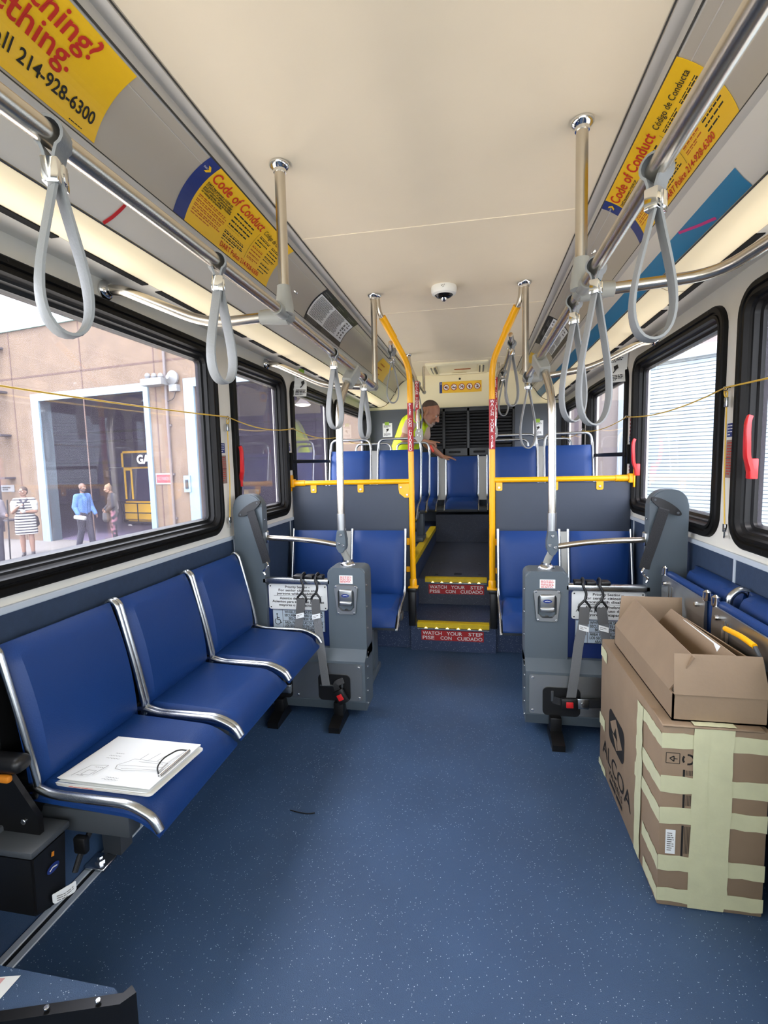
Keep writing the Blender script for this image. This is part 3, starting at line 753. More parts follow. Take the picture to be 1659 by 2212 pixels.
def make_strap(name, label, group, x, y, z, L=0.30, yaw=0.0, tilt=0.0, r=0.020):
    """Grey hanging strap: a short band round the rail, a bright clip and a long tear-drop loop."""
    t = thing(name, label, 'strap', (x, y, z), group)
    R = Matrix.Translation((x, y, z)) @ Matrix.Rotation(tilt, 4, 'Y') @ Matrix.Rotation(yaw, 4, 'Z')
    w = 0.040
    # collar over the rail (rail runs along y): loop in the x-z plane
    pts = []
    for k in range(15):
        a = math.radians(-58 + 296 * k / 14); pts.append((math.cos(a) * (r + 0.004), 0, math.sin(a) * (r + 0.004)))
    pts = [(0.006, 0, -0.055), (0.008, 0, -0.035)] + pts + [(-0.008, 0, -0.035), (-0.006, 0, -0.055)]
    bm = NB(); sweep(bm, [R @ V(p) for p in pts], flat(w, 0.005), up=R.to_3x3() @ V((1, 0, 0))); obj('collar', bm, M['strap'], t)
    bm = NB(); rbox(bm, -0.014, 0.014, -0.022, 0.022, -0.082, -0.040, 0.003, 2, R); rbox(bm, -0.018, 0.018, -0.008, 0.008, -0.077, -0.045, 0.002, 1, R); obj('clip', bm, M['chrome'], t)
    lp = []
    n = 40
    for k in range(n + 1):
        a = PI * 2 * k / n
        # tear-drop: narrow at the clip, round at the bottom
        zz = -0.068 - L * (1 - math.cos(a)) / 2
        q = (1 - math.cos(a)) / 2
        ww = 0.058 * math.sin(a) * (0.25 + 1.15 * q ** 1.2) * (L / 0.30) ** 0.5
        lp.append((0, ww, zz) if False else (ww * 0.56, ww * 0.56, zz))
    bm = NB(); sweep(bm, [R @ V(p) for p in lp], [(0.0025, -w * .42), (0.0042, -w * .2), (0.0042, w * .2), (0.0025, w * .42), (-0.0025, w * .42), (-0.0042, w * .2), (-0.0042, -w * .2), (-0.0025, -w * .42)], up=(0, 0, 1))
    obj('loop', bm, M['strap'], t)
    return t
SG = 'grey hanging straps on the handrails'
make_strap('hand_strap', 'grey strap nearest the camera on the left rail, by the yellow phone number card', SG, *rail_pt(-1, 0.79), 0.262, 0.35)
make_strap('hand_strap', 'grey strap on the left rail under the yellow conduct card', SG, *rail_pt(-1, 1.34), 0.262, 0.45)
make_strap('hand_strap', 'grey strap on the left rail below the black and white notice', SG, *rail_pt(-1, 2.42), 0.30, 0.2)
make_strap('hand_strap', 'grey strap on the left rail just behind the silver post', SG, *rail_pt(-1, 3.0), 0.30, 0.3)
make_strap('hand_strap', 'large grey strap nearest the camera on the right rail, across the conduct card', SG, *rail_pt(1, 1.13), 0.262, -0.75)
make_strap('hand_strap', 'grey strap on the right rail just ahead of the ceiling post clamp', SG, *rail_pt(1, 1.64), 0.40, -0.5)
make_strap('hand_strap', 'grey strap on the right rail just behind the ceiling post clamp', SG, *rail_pt(1, 1.96), 0.36, -0.4)
make_strap('hand_strap', 'grey strap at the far end of the right front rail beside its ceiling post', SG, *rail_pt(1, 3.20), 0.37, -0.6)
make_strap('hand_strap', 'thin grey strap behind the sloping part of the left yellow post', SG, -0.42, 3.62, 2.2, 0.30, -0.5)
make_strap('hand_strap', 'thin grey strap behind the red-lettered inner post on the left', SG, -0.42, 5.2, 2.2, 0.33, -0.5)
make_strap('hand_strap', 'thin grey strap behind the sloping part of the right yellow post', SG, 0.42, 3.62, 2.2, 0.36, -0.4)
make_strap('hand_strap', 'thin grey strap farthest back on the right, against the cream wall', SG, 0.42, 4.75, 2.2, 0.33, -0.5)

# ---------------------------------------------------------------- yellow posts, rails and partitions at the steps
def stacked(sh, name, m, txt, v0, v1, size):
    n = len(txt); 
    for k, ch in enumerate(txt):
        if ch != ' ': sh.text(name, m, ch, 0, v0 + (v1 - v0) * (k + 0.85) / n, size, 'CENTER', 0.02, h=0.0012)
def wrap(cx, cy, z0, r): return lambda u, v, h: V((cx + (r + h) * math.sin(u / r), cy - (r + h) * math.cos(u / r), z0 - v))
def post_sticker(parent, cx, cy, r, z1, z0, txt):
    sh = Sheet(wrap(cx, cy, z1, r), parent)
    sh.rect('red_sticker', M['redsign'], -r * 2.6, 0, r * 2.6, z1 - z0, 0.0006, 1, 14)
    stacked(sh, 'lettering', M['inkwhite'], txt, 0.006, z1 - z0 - 0.004, 0.030)
    sh.done()
PR = 0.0205
for s, side in ((-1, 'left'), (1, 'right')):
    t = thing('step_partition', 'grey-blue partition with yellow rail and post on the %s side of the steps' % side, 'partition', (s * 0.7, 3.56, 0.6))
    bm = NB(); tube(bm, [(s * 0.283, 3.53, 0.50), (s * 0.283, 3.53, 2.065), (s * 0.425, 3.32, 2.345)], PR, 18, 0.10); p = obj('post', bm, M['yel'], t, label='yellow post')
    bm = NB(); tube(bm, [(s * 0.368, 3.404, 2.235), (s * 0.43, 3.313, 2.355)], PR + 0.004, 18); obj('post_sleeve', bm, M['yel'], t)
    bm = NB(); tube(bm, [(s * 0.405, 3.348, 2.31), (s * 0.447, 3.29, 2.375), (s * 0.455, 3.29, 2.487)], 0.0155, 14, 0.05); q = obj('post_top', bm, M['steel'], t, label='bare steel top of the post')
    bm = NB(); flange(bm, (s * 0.455, 3.29, 2.489), (0, 0, -1), 0.028); obj('ceiling_flange', bm, M['chrome'], q)
    post_sticker(t, s * 0.283, 3.53, PR, 1.815, 1.475, 'PISE CON CUIDADO' if s < 0 else 'WATCH YOUR STEP')
    bm = NB(); lathe(bm, [(0.027, 0), (0.027, 0.05), (0.022, 0.06)], (s * 0.283, 3.53, 0.492), n=18); rbox(bm, s * 0.283 - 0.036, s * 0.283 + 0.036, 3.50, 3.56, 0.484, 0.497, 0.003, 2); obj('post_collar', bm, M['yel'], t)
    bm = NB(); rbox(bm, s * 0.292 - 0.034, s * 0.292 + 0.034, 3.50, 3.57, 0.455, 0.486, 0.006, 2); rbox(bm, s * 0.292 - 0.026, s * 0.292 + 0.026, 3.505, 3.56, 0.2, 0.47, 0.008, 2); obj('post_base', bm, M['black'], t)
    zr = 1.262
    bm = NB(); tube(bm, [(s * 0.283, 3.535, zr), (s * 1.10, 3.535, zr)], 0.0185, 16); r = obj('top_rail', bm, M['yel'], t, label='yellow rail')
    bm = NB(); tube(bm, [(s * 1.085, 3.535, zr), (s * 1.17, 3.535, zr)], 0.0225, 16); x0, x1 = sorted((s * 1.165, s * 1.198)); rbox(bm, x0, x1, 3.505, 3.565, zr - 0.03, zr + 0.03, 0.004, 2); x0, x1 = sorted((s * 1.19, s * 1.199)); rbox(bm, x0, x1, 3.495, 3.575, zr - 0.06, zr + 0.06, 0.003, 2); obj('wall_flange', bm, M['yel'], t)
    for x in (0.66, 1.02) if s < 0 else (0.33, 0.70, 0.99):
        bm = NB(); prism(bm, rrect(s * x - 0.022, s * x + 0.022, zr - 0.075, zr + 0.004, 0.01, 4), -0.004, 0.004, XY(3.535)); b = obj('tab', bm, M['yel'], t)
        bm = NB(); disc(bm, (s * x, 3.531, zr - 0.052), 0.009, 0.006, (0, -1, 0), 10); obj('tab_bolt', bm, M['bolt'], b)
    if s < 0:
        bm = NB(); pl = [(-0.295, zr - 0.01), (-0.295, zr - 0.115), (-0.335, zr - 0.115), (-0.372, zr - 0.085), (-0.378, zr - 0.05), (-0.378, zr - 0.01)]
        prism(bm, pl, -0.004, 0.004, XY(3.53)); b = obj('gusset', bm, M['yel'], t)
        bm = NB(); disc(bm, (-0.36, 3.526, zr - 0.04), 0.008, 0.005, (0, -1, 0), 10); disc(bm, (-0.315, 3.526, zr - 0.095), 0.008, 0.005, (0, -1, 0), 10); obj('gusset_bolt', bm, M['bolt'], b)
    bm = NB(); x0, x1 = sorted((s * 0.305, s * 1.188)); rbox(bm, x0, x1, 3.537, 3.556, 0.30, zr - 0.022, 0.003, 1); obj('panel', bm, M['part'], t)
    bm = NB(); x0, x1 = sorted((s * 0.305, s * 0.335)); rbox(bm, x0 , x1, 3.525, 3.545, 0.80, 0.85, 0.003, 1); rbox(bm, x0, x1, 3.525, 3.545, 0.60, 0.64, 0.003, 1); obj('side_tab', bm, M['yel'], t)

# inner steel posts with red lettering, clamped to the first raised seats
for s, side, txt in ((-1, 'left', 'WATCH YOUR STEP'), (1, 'right', 'PISE CON CUIDADO')):
    t = thing('aisle_post', 'steel post with red lettered sticker behind the %s yellow post' % side, 'post', (s * 0.33, 4.45, 1.55))
    bm = NB(); tube(bm, [(s * 0.322, 4.42, 1.60), (s * 0.352, 4.45, 2.13), (s * 0.42, 4.72, 2.26), (s * 0.42, 4.98, 2.2)], 0.0165, 14, 0.08); obj('pole', bm, M['steel'], t)
    post_sticker(t, s * 0.338, 4.435, 0.0165, 2.105, 1.755, txt)
    bm = NB(); tube(bm, [(s * 0.325, 4.42, 1.685), (s * 0.328, 4.425, 1.755)], 0.021, 14); obj('sleeve', bm, M['chrome'], t)
    bm = NB(); prism(bm, [(s * 0.322 + a, b) for a, b in ((-0.022, 1.69), (0.026, 1.69), (0.034, 1.66), (0.032, 1.60), (0.012, 1.57), (-0.012, 1.57), (-0.034, 1.60), (-0.036, 1.66))], -0.022, 0.022, XY(4.42)); c = obj('seat_clamp', bm, M['clamp'], t)
    bm = NB()
    for a, b in ((0, 1.668), (-0.012, 1.635), (0.012, 1.625)): disc(bm, (s * 0.322 + a, 4.398, b), 0.006, 0.004, (0, -1, 0), 10)
    obj('clamp_bolt', bm, M['bolt'], c)

# step nosings and their red signs
def nosing(y, z, label):
    t = thing('step_nosing', label, 'step edge', (0, y, z))
    hw = 0.262 if z < 0.3 else 0.255
    bm = NB(); prism(bm, [(-0.055, 0.004), (-0.004, 0.006), (0.006, 0.0), (0.008, -0.03), (0.0, -0.034), (-0.002, -0.004), (-0.055, -0.001)], -hw, hw, lambda a, b, d: V((d, y - a * 1.0 - 0.0, z + b)))
    obj('tread_edge', bm, M['yeltape'], t, smooth=False)
    bm = NB()
    for k in range(6): x = -hw + 0.065 + k * (2 * hw - 0.13) / 5; prism(bm, [(-0.012, -0.034), (0.012, -0.034), (0.0, -0.024)], -0.004, 0, lambda a, b, d, x=x: V((x + a, y - 0.0085 + d, z + b)))
    obj('edge_lamp', bm, mat('edge_led', (255, 236, 170), emit=2.2), t, smooth=False)
    bm = NB(); rbox(bm, -hw, hw, y - 0.012, y - 0.004, z - 0.042, z - 0.034, 0.001, 1); obj('edge_strip', bm, M['alu'], t)
    return t
nosing(3.56, 0.209, 'yellow edge of the lower step with small lit dots')
nosing(4.085, 0.424, 'yellow edge of the upper step with small lit dots')
def step_sign(y, zt, zb, label, u0, u1):
    t = thing('step_sign', label, 'sign', (0, y, zt))
    sh = Sheet(face_y(u0, zt, y), t); w, h = u1 - u0, zt - zb
    sh.slab('plate', M['redsign'], 0, 0, w, h, -0.004, 0.001)
    wd = ['WATCH', 'YOUR', 'STEP', 'PISE', 'CON', 'CUIDADO']
    for i, (tx, x0, x1) in enumerate((('WATCH', 0.02, 0.33), ('YOUR', 0.41, 0.66), ('STEP', 0.76, 0.98), ('PISE', 0.02, 0.21), ('CON', 0.31, 0.49), ('CUIDADO', 0.58, 0.98))):
        sh.text('lettering', M['inkwhite'], tx, w * x0, h * (0.44 if i < 3 else 0.90), h * 0.48, 'LEFT', 0.012, w * (x1 - x0), h=0.002)
    sh.done()
step_sign(3.558, 0.158, 0.082, 'red lettered sign on the riser of the lower step', -0.232, 0.222)
step_sign(4.078, 0.374, 0.294, 'red lettered sign on the riser of the upper step', -0.225, 0.232)
# yellow edge strip along the left raised deck
bm = NB(); rbox(bm, -0.375, -0.306, 3.75, 5.9, 0.617, 0.6245, 0.002, 1); rbox(bm, -0.3105, -0.3055, 3.75, 5.9, 0.58, 0.622, 0.001, 1); one('deck_edge_strip', bm, M['yeltape'], 'yellow edging along the left raised deck beside the aisle', 'edge strip')

# ---------------------------------------------------------------- seats
def pad(w, h, t, bulge=0.012, r=0.03, nu=10, nv=10, waterfall=0.0, curve=0.0):
    """Upholstered slab in local axes: x across, z up its face, front towards -y."""
    bm = NB(); F = []; B = []
    for j in range(nv + 1):
        rowf, rowb = [], []
        for i in range(nu + 1):
            a, b = i / nu * 2 - 1, j / nv * 2 - 1
            ea = 1 - max(0, abs(a) - (1 - 2 * r / w)) / (2 * r / w); eb = 1 - max(0, abs(b) - (1 - 2 * r / h)) / (2 * r / h)
            k = math.sqrt(max(0, 1 - (1 - ea) ** 2)) * math.sqrt(max(0, 1 - (1 - eb) ** 2))
            x, z = a * w / 2, b * h / 2
            d = -t * (0.25 + 0.75 * k) - bulge * (1 - a * a) * (1 - b * b)
            c = curve * b * b
            wf = waterfall * max(0, -b - 0.55) ** 2 * 5
            rowf.append(bm.verts.new((x, d + c + wf, z))); rowb.append(bm.verts.new((x, c + wf, z)))
        F.append(rowf); B.append(rowb)
    for j in range(nv):
        for i in range(nu):
            bm.faces.new((F[j][i], F[j][i + 1], F[j + 1][i + 1], F[j + 1][i])); bm.faces.new((B[j][i], B[j + 1][i], B[j + 1][i + 1], B[j][i + 1]))
    for j in range(nv):
        for k in (0, nu): bm.faces.new((F[j][k], F[j + 1][k], B[j + 1][k], B[j][k]))
    for i in range(nu):
        for k in (0, nv): bm.faces.new((F[k][i], F[k][i + 1], B[k][i + 1], B[k][i]))
    return bm
def xf(bm, m): bmesh.ops.transform(bm, matrix=m, verts=bm.verts); return bm

def twin_seat(label, group, xs, yb, zs, zt, handle, legs, zfloor, s):
    """Forward-facing seats side by side; xs = list of (x0, x1), yb = y of the backrest at its top, zs = seat height, zt = top of the backrest."""
    cx = (xs[0][0] + xs[-1][1]) / 2
    t = thing('twin_seat' if len(xs) == 2 else 'rear_bench', label, 'seat', (cx, yb - 0.25, zfloor), group)
    lean = math.radians(9)
    hb = (zt - zs + 0.02) / math.cos(lean)
    for x0, x1 in xs:
        w = x1 - x0; mx = (x0 + x1) / 2
        mb = Matrix.Translation((mx, yb - math.sin(lean) * hb / 2, zt - math.cos(lean) * hb / 2)) @ Matrix.Rotation(-lean, 4, 'X')
        bm = xf(pad(w - 0.012, hb, 0.035, 0.008, 0.03, curve=0.012), mb); obj('backrest', bm, M['blue'], t)
        # seat cushion: a slab lying down whose front edge rolls over
        sd = 0.42
        ys = yb - math.sin(lean) * hb
        ms = Matrix.Translation((mx, ys - sd / 2 + 0.03, zs - 0.035)) @ Matrix.Rotation(math.radians(-86), 4, 'X')
        bm = pad(w - 0.012, sd, 0.04, 0.006, 0.035); xf(bm, ms)
        for v in bm.verts:
            k = max(0.0, (ys - sd * 0.72) - v.co.y)
            v.co.z -= k * k * 6.5
        obj('cushion', bm, M['blue'], t)
        for x in (x0 - 0.004, x1 + 0.004):
            pts = [(x, yb + 0.004, zt + 0.012), (x, ys - 0.012, zs + 0.02), (x, ys - sd * 0.62, zs - 0.02), (x, ys - sd * 0.94, zs - 0.115)]
            if handle: pts = [(x, yb + 0.004, zt + 0.02)] + pts[1:]
            bm = NB(); sweep(bm, fillet(pts, 0.06), [(a * 0.010, b * 0.009) for a, b in circ(1, 10)]); obj('side_trim', bm, M['alu'], t)
        if handle:
            bm = NB(); h = 0.10
            tube(bm, [(x0 - 0.004, yb + 0.004, zt - 0.02), (x0 + 0.006, yb + 0.012, zt + h), (x1 - 0.006, yb + 0.012, zt + h), (x1 + 0.004, yb + 0.004, zt - 0.02)], 0.0115, 12, 0.075); obj('grab_handle', bm, M['brush'], t)
        bm = NB(); rbox(bm, x0 + 0.01, x1 - 0.01, ys - sd * 0.74, ys, zs - 0.085, zs - 0.05, 0.01, 2); obj('seat_pan', bm, M['blackm'], t)
    for (a0, a1), (b0, b1) in zip(xs, xs[1:]):
        mx = (a1 + b0) / 2; w = b0 - a1
        mb = Matrix.Translation((mx, yb + 0.006 - math.sin(lean) * hb / 2, zt - math.cos(lean) * hb / 2)) @ Matrix.Rotation(-lean, 4, 'X')
        bm = NB(); rbox(bm, -w / 2, w / 2, -0.012, 0.004, -hb / 2, hb / 2 - 0.004, 0.003, 1, mb); obj('spacer', bm, M['spacer'], t, label='grey spacer')
    x0, x1 = xs[0][0], xs[-1][1]
    bm = NB(); rbox(bm, x0, x1, yb - 0.40, yb - 0.30, zs - 0.14, zs - 0.085, 0.008, 2); rbox(bm, x0, x1, yb - 0.2, yb - 0.12, zs - 0.14, zs - 0.085, 0.008, 2); obj('frame', bm, M['greydk'], t)
    for x, m in legs:
        bm = NB(); rbox(bm, x - 0.035, x + 0.035, yb - 0.36, yb - 0.24, zfloor + 0.035, zs - 0.10, 0.006, 2); rbox(bm, x - 0.045, x + 0.045, yb - 0.50, yb - 0.2, zfloor, zfloor + 0.045, 0.008, 2); obj('leg', bm, m, t)
    return t
GF = 'front twin seats facing the camera'
twin_seat('blue twin seat against the partition left of the steps', None, [(-1.145, -0.762), (-0.70, -0.322)], 3.42, 0.47, 0.922, False, [(-0.52, M['grey'])], 0.0, -1)
twin_seat('blue twin seat against the partition right of the steps', None, [(0.322, 0.712), (0.775, 1.155)], 3.42, 0.47, 0.922, False, [(0.52, M['grey'])], 0.0, 1)
twin_seat('raised blue twin seat with grab handles just behind the left partition', None, [(-1.155, -0.778), (-0.705, -0.318)], 4.47, 1.045, 1.512, True, [(-0.40, M['greydk'])], 0.622, -1)
twin_seat('raised blue twin seat with grab handles just behind the right partition', None, [(0.318, 0.686), (0.752, 1.135)], 4.47, 1.045, 1.512, True, [(0.40, M['greydk'])], 0.622, 1)
twin_seat('second raised blue twin seat on the left, in front of the bending man', None, [(-1.10, -0.715), (-0.655, -0.312)], 5.22, 1.03, 1.498, True, [(-0.38, M['grey'])], 0.622, -1)
twin_seat('second raised blue twin seat on the right, its handles showing past the first', None, [(0.312, 0.69), (0.745, 1.10)], 5.22, 1.03, 1.498, True, [(0.40, M['greydk'])], 0.622, 1)
twin_seat('blue rear bench across the back wall under the black grille', None, [(-1.10, -0.74), (-0.665, -0.31), (-0.20, 0.19), (0.305, 0.66), (0.74, 1.10)], 6.36, 0.925, 1.452, False, [], 0.76, 1)
# ================================================================ wheelchair bay barriers
def oval_logo(sh, cu, cv, a, b):
    sh.poly('blue_oval', M['adblue'], [(cu + a * math.cos(k * PI / 12), cv + b * math.sin(k * PI / 12)) for k in range(24)], 0.002)
    sh.stroke('oval_mark', M['inkwhite'], [(cu - a * .6, cv + b * .15), (cu - a * .1, cv - b * .25), (cu + a * .6, cv + b * .1)], b * 0.28, 0.003)
def bay(s, side):
    sx = lambda a, b: sorted((s * a, s * b))
    t = thing('wheelchair_barrier', 'grey wheelchair bay barrier with belts and priority signs on the %s side' % side, 'barrier', (s * 0.8, 2.6, 0))
    # tall wall-side upright
    bm = NB(); prism(bm, rrect(*sx(0.992, 1.165), 0.05, 1.245, 0.075, 8), 0.0, 0.065, XY(2.555)); bmesh.ops.bevel(bm, geom=[e for e in bm.edges if abs(e.verts[0].co.y - e.verts[1].co.y) < 1e-5], offset=0.006, segments=2, affect='EDGES'); up = obj('upright', bm, M['grey'], t)
    bm = NB()
    for z in (0.6, 0.9, 1.1): disc(bm, (s * 0.992, 2.585, z), 0.006, 0.004, (-s, 0, 0), 10)
    obj('upright_screw', bm, M['bolt'], up)
    c = V((s * 1.062, 2.553, 1.165)); ang = s * math.radians(-32)
    R = Matrix.Translation(c) @ Matrix.Rotation(-ang, 4, 'Y')
    bm = NB(); pl = [(0.078 * math.cos(k * PI / 12), 0.022 * math.sin(k * PI / 12)) for k in range(24)]
    prism(bm, pl, -0.012, 0.002, lambda a, b, d: R @ V((a, d, b))); pl_o = obj('belt_guide', bm, M['black'], t, label='black oval belt guide')
    bm = NB(); 
    for k in (-0.06, 0.06): disc(bm, R @ V((k, -0.012, 0)), 0.006, 0.003, (0, -1, 0), 8)
    obj('guide_screw', bm, M['greydk'], pl_o)
    bm = NB(); ribbon(bm, [(s * 1.055, 2.553, 1.165), (s * 1.05, 2.538, 1.15), (s * 1.005, 2.530, 1.0), (s * 0.975, 2.530, 0.90), (s * 0.968, 2.532, 0.865)], 0.048, 0.004, (0, -1, 0)); b = obj('shoulder_belt', bm, M['web'], t, label='black shoulder belt')
    bm = NB(); tube(bm, [(s * 0.968, 2.53, 0.868), (s * 0.955, 2.525, 0.85), (s * 0.968, 2.52, 0.835), (s * 0.985, 2.52, 0.82), (s * 0.975, 2.52, 0.80)], 0.006, 8, 0.01); obj('belt_hook', bm, M['chrome'], b)
    # blue back board with rounded lower corners, cross bar on top
    bm = NB(); prism(bm, rrect(*sx(0.60, 1.0), 0.35, 0.745, 0.05, 6), 0.0, 0.03, XY(2.585)); obj('back_board', bm, M['bluedk'], t, label='dark blue back board')
    bm = NB(); rbox(bm, *sx(0.615, 1.01), 2.555, 2.60, 0.742, 0.772, 0.005, 2); obj('cross_bar', bm, M['alu'], t)
    bm = NB()
    for a in (0.658, 0.735, 0.80): pass
    bm = NB(); rbox(bm, *sx(0.655, 0.70), 2.545, 2.60, 0.772, 0.793, 0.005, 2); obj('rubber_pad', bm, M['black'], t)
    bm = NB(); rbox(bm, *sx(0.712, 0.758), 2.545, 2.60, 0.772, 0.793, 0.005, 2); obj('rubber_pad', bm, M['black'], t)
    bm = NB(); rbox(bm, *sx(0.770, 0.825), 2.545, 2.60, 0.772, 0.793, 0.005, 2); obj('rubber_pad', bm, M['black'], t)
    # aisle-side pillar
    bm = NB(); prism(bm, rrect(*sx(0.418, 0.628), 0.30, 0.838, 0.03, 6), 0.0, 0.15, XY(2.555)); bmesh.ops.bevel(bm, geom=[e for e in bm.edges if abs(e.verts[0].co.y - e.verts[1].co.y) < 1e-5], offset=0.008, segments=3, affect='EDGES'); pil = obj('pillar', bm, M['grey'], t)
    bm = NB()
    for z in (0.36, 0.50, 0.62, 0.74): disc(bm, (s * 0.418, 2.58, z), 0.006, 0.004, (-s, 0, 0), 10)
    obj('pillar_screw', bm, M['bolt'], pil)
    # latch with recessed handle, oval badge and a small red-printed label
    cx = s * 0.525
    def tap(k): return [(cx + a * (1 - 0.18 * (b < 0.62)), b) for a, b in rrect(-0.068 + k, 0.068 - k, 0.578 + k, 0.745 - k, 0.022, 5)]
    bm = NB(); ring_loft(bm, [[(a, 2.555, b) for a, b in tap(0)], [(a, 2.546, b) for a, b in tap(0.004)], [(a, 2.546, b) for a, b in tap(0.022)], [(a, 2.556, b) for a, b in tap(0.028)]]); bm.faces.new([bm.verts.new((a, 2.556, b)) for a, b in tap(0.027)]); la = obj('latch_plate', bm, M['brush'], t, label='silver latch plate')
    bm = NB(); rbox(bm, cx - 0.038, cx + 0.038, 2.535, 2.555, 0.655, 0.722, 0.008, 3); rbox(bm, cx - 0.036, cx + 0.036, 2.530, 2.55, 0.632, 0.658, 0.008, 3); obj('latch_handle', bm, M['brush'], la)
    bm = NB()
    for a, b in ((-0.045, 0.588), (0.045, 0.588), (-0.055, 0.735), (0.055, 0.735)): disc(bm, (cx + a, 2.546, b), 0.006, 0.003, (0, -1, 0), 8)
    obj('latch_screw', bm, M['bolt'], la)
    bm = NB(); disc(bm, (cx, 2.5555, 0.602), 0.011, 0.003, (0, -1, 0), 12); obj('key_hole', bm, M['black'], la)
    sh = Sheet(face_y(cx, 0.69, 2.5345), la); oval_logo(sh, 0, 0, 0.022, 0.009); sh.done()
    sh = Sheet(face_y(cx - 0.036, 0.797, 2.5545), t); sh.rect('warning_label', M['paper'], 0, 0, 0.075, 0.045, 0.0008); sh.lines('label_print', M['inkred'], 0.005, 0.005, 0.064, 7, 0.0055, 0.003, random.Random(3), 0.9); sh.done()
    # lower box: sloped shoulder, steel front, kick return
    prof = [(2.60, 0.385), (2.555, 0.385), (2.50, 0.335), (2.495, 0.11), (2.515, 0.055), (2.68, 0.055), (2.70, 0.385)]
    bm = NB(); x0, x1 = sx(0.418, 1.0); A = [bm.verts.new((x0, y, z)) for y, z in prof]; B = [bm.verts.new((x1, y, z)) for y, z in prof]
    bm.faces.new(A); bm.faces.new(B[::-1])
    for i in range(len(prof)): j = (i + 1) % len(prof); bm.faces.new((A[i], A[j], B[j], B[i]))
    lb = obj('lower_box', bm, M['grey'], t, smooth=False)
    bm = NB(); prism(bm, rrect(*sx(0.435, 0.985), 0.118, 0.322, 0.01, 3), -0.004, 0.001, lambda a, b, d: V((a, 2.496 + 0.02 * (b - 0.11) + d, b))); fp = obj('front_plate', bm, M['brush'], lb, label='brushed steel front plate')
    bm = NB()
    for a, b in ((0.452, 0.305), (0.452, 0.135), (0.80, 0.305), (0.80, 0.135), (0.97, 0.305)): disc(bm, (s * a, 2.494, b), 0.007, 0.005, (0, -1, 0), 10)
    obj('plate_rivet', bm, M['bolt'], lb)
    bm = NB()
    for z in (0.08, 0.15, 0.22, 0.29, 0.34): disc(bm, (s * 0.418, 2.56, z), 0.006, 0.004, (-s, 0, 0), 8)
    obj('side_rivet', bm, M['bolt'], lb)
    for a in ((0.50, 0.68), (0.83, 0.98)):
        bm = NB(); prism(bm, rrect(*sx(*a), 0.115, 0.262, 0.025, 5), -0.006, 0.004, XY(2.494)); rp = obj('retractor_plate', bm, M['black'], t)
        bm = NB(); rbox(bm, *sx(a[0] + 0.04, a[0] + 0.052), 2.484, 2.49, 0.19, 0.245, 0.002, 1); rbox(bm, *sx(a[1] - 0.09, a[1] - 0.01), 2.480, 2.49, 0.196, 0.206, 0.003, 1); obj('slot_guide', bm, M['greydk'], rp)
    # hanging tie-down belts with black S-hooks
    hx = (0.688, 0.768) if s < 0 else (0.697, 0.775)
    for k, a in enumerate(hx):
        x = s * a
        bm = NB(); tube(bm, [(x, 2.60, 0.783), (x, 2.58, 0.804), (x, 2.545, 0.800), (x - 0.006, 2.532, 0.775), (x + 0.012, 2.527, 0.738), (x + 0.002, 2.522, 0.70)], 0.0065, 10, 0.02)
        tube(bm, [(x + 0.002, 2.522, 0.705), (x + 0.026, 2.522, 0.675), (x + 0.024, 2.522, 0.652), (x - 0.024, 2.522, 0.652), (x - 0.026, 2.522, 0.675), (x + 0.002, 2.522, 0.705)], 0.006, 10, 0.01)
        h = obj('tie_down_hook', bm, M['black'], t, label='black S-shaped hook')
        inner = (k == 0)
        if inner: pts = [(x, 2.520, 0.662), (x + s * -0.004, 2.512, 0.60), (s * 0.672, 2.505, 0.50), (s * 0.645, 2.48, 0.30), (s * 0.632, 2.478, 0.203)]
        else: pts = [(x, 2.520, 0.662), (x + s * 0.01, 2.515, 0.60), (x + s * 0.03, 2.515, 0.47), (x + s * 0.045, 2.50, 0.36)]
        bm = NB(); ribbon(bm, pts, 0.045, 0.004, (0, -1, 0.05), fr=0.03); rb_ = obj('tie_down_belt', bm, M['webg'], t, label='grey tie-down belt')
        d = (V(pts[1]) - V(pts[0])).normalized(); p0, p1 = V(pts[0]), V(pts[1])
        bm = NB(); ribbon(bm, [p0 + V((0, -0.004, 0.008)), p0.lerp(p1, 0.55) + V((0, -0.004, 0)), p1 + V((0, -0.004, -0.01))], 0.047, 0.008, (0, -1, 0)); obj('stitched_end', bm, mat('belt_stitched', (84, 84, 84), 0.7), rb_)
        q = p1 + V((0, -0.008, -0.014)); sh = Sheet(lambda u, v, hh, q=q: V((q.x - 0.022 + u, q.y - hh, q.z - v + 0.25 * u * (-s))), rb_); sh.slab('care_tag', M['paper'], 0, 0, 0.046, 0.026, -0.001, 0.001); sh.lines('tag_print', M['inkgrey'], 0.005, 0.008, 0.034, 2, 0.008, 0.003, random.Random(5)); sh.done()
    # belt buckle hanging out of the inner retractor
    bx, bz = (-0.549, 0.158) if s < 0 else (0.628, 0.195)
    tilt = math.radians(-28 if s < 0 else 88)
    R = Matrix.Translation((bx, 2.462, bz)) @ Matrix.Rotation(tilt, 4, 'Y')
    bm = NB(); rbox(bm, -0.030, 0.030, -0.014, 0.010, -0.045, 0.035, 0.007, 2, R); bk = obj('buckle', bm, M['black'], t)
    bm = NB(); rbox(bm, -0.015, 0.015, -0.018, -0.010, -0.022, 0.012, 0.003, 2, R); obj('red_button', bm, M['red'], bk, label='red buckle button')
    bm = NB()
    if s < 0: ribbon(bm, [R @ V((0, 0, 0.03)), R @ V((0.004, 0.002, 0.07)), V((-0.535, 2.485, 0.235))], 0.032, 0.005, (0, -1, 0), fr=0.02)
    else: ribbon(bm, [R @ V((0, 0, -0.03)), V((0.59, 2.475, 0.195)), V((0.548, 2.487, 0.20))], 0.036, 0.005, (0, -1, 0), fr=0.01)
    obj('buckle_belt', bm, M['web'], t)
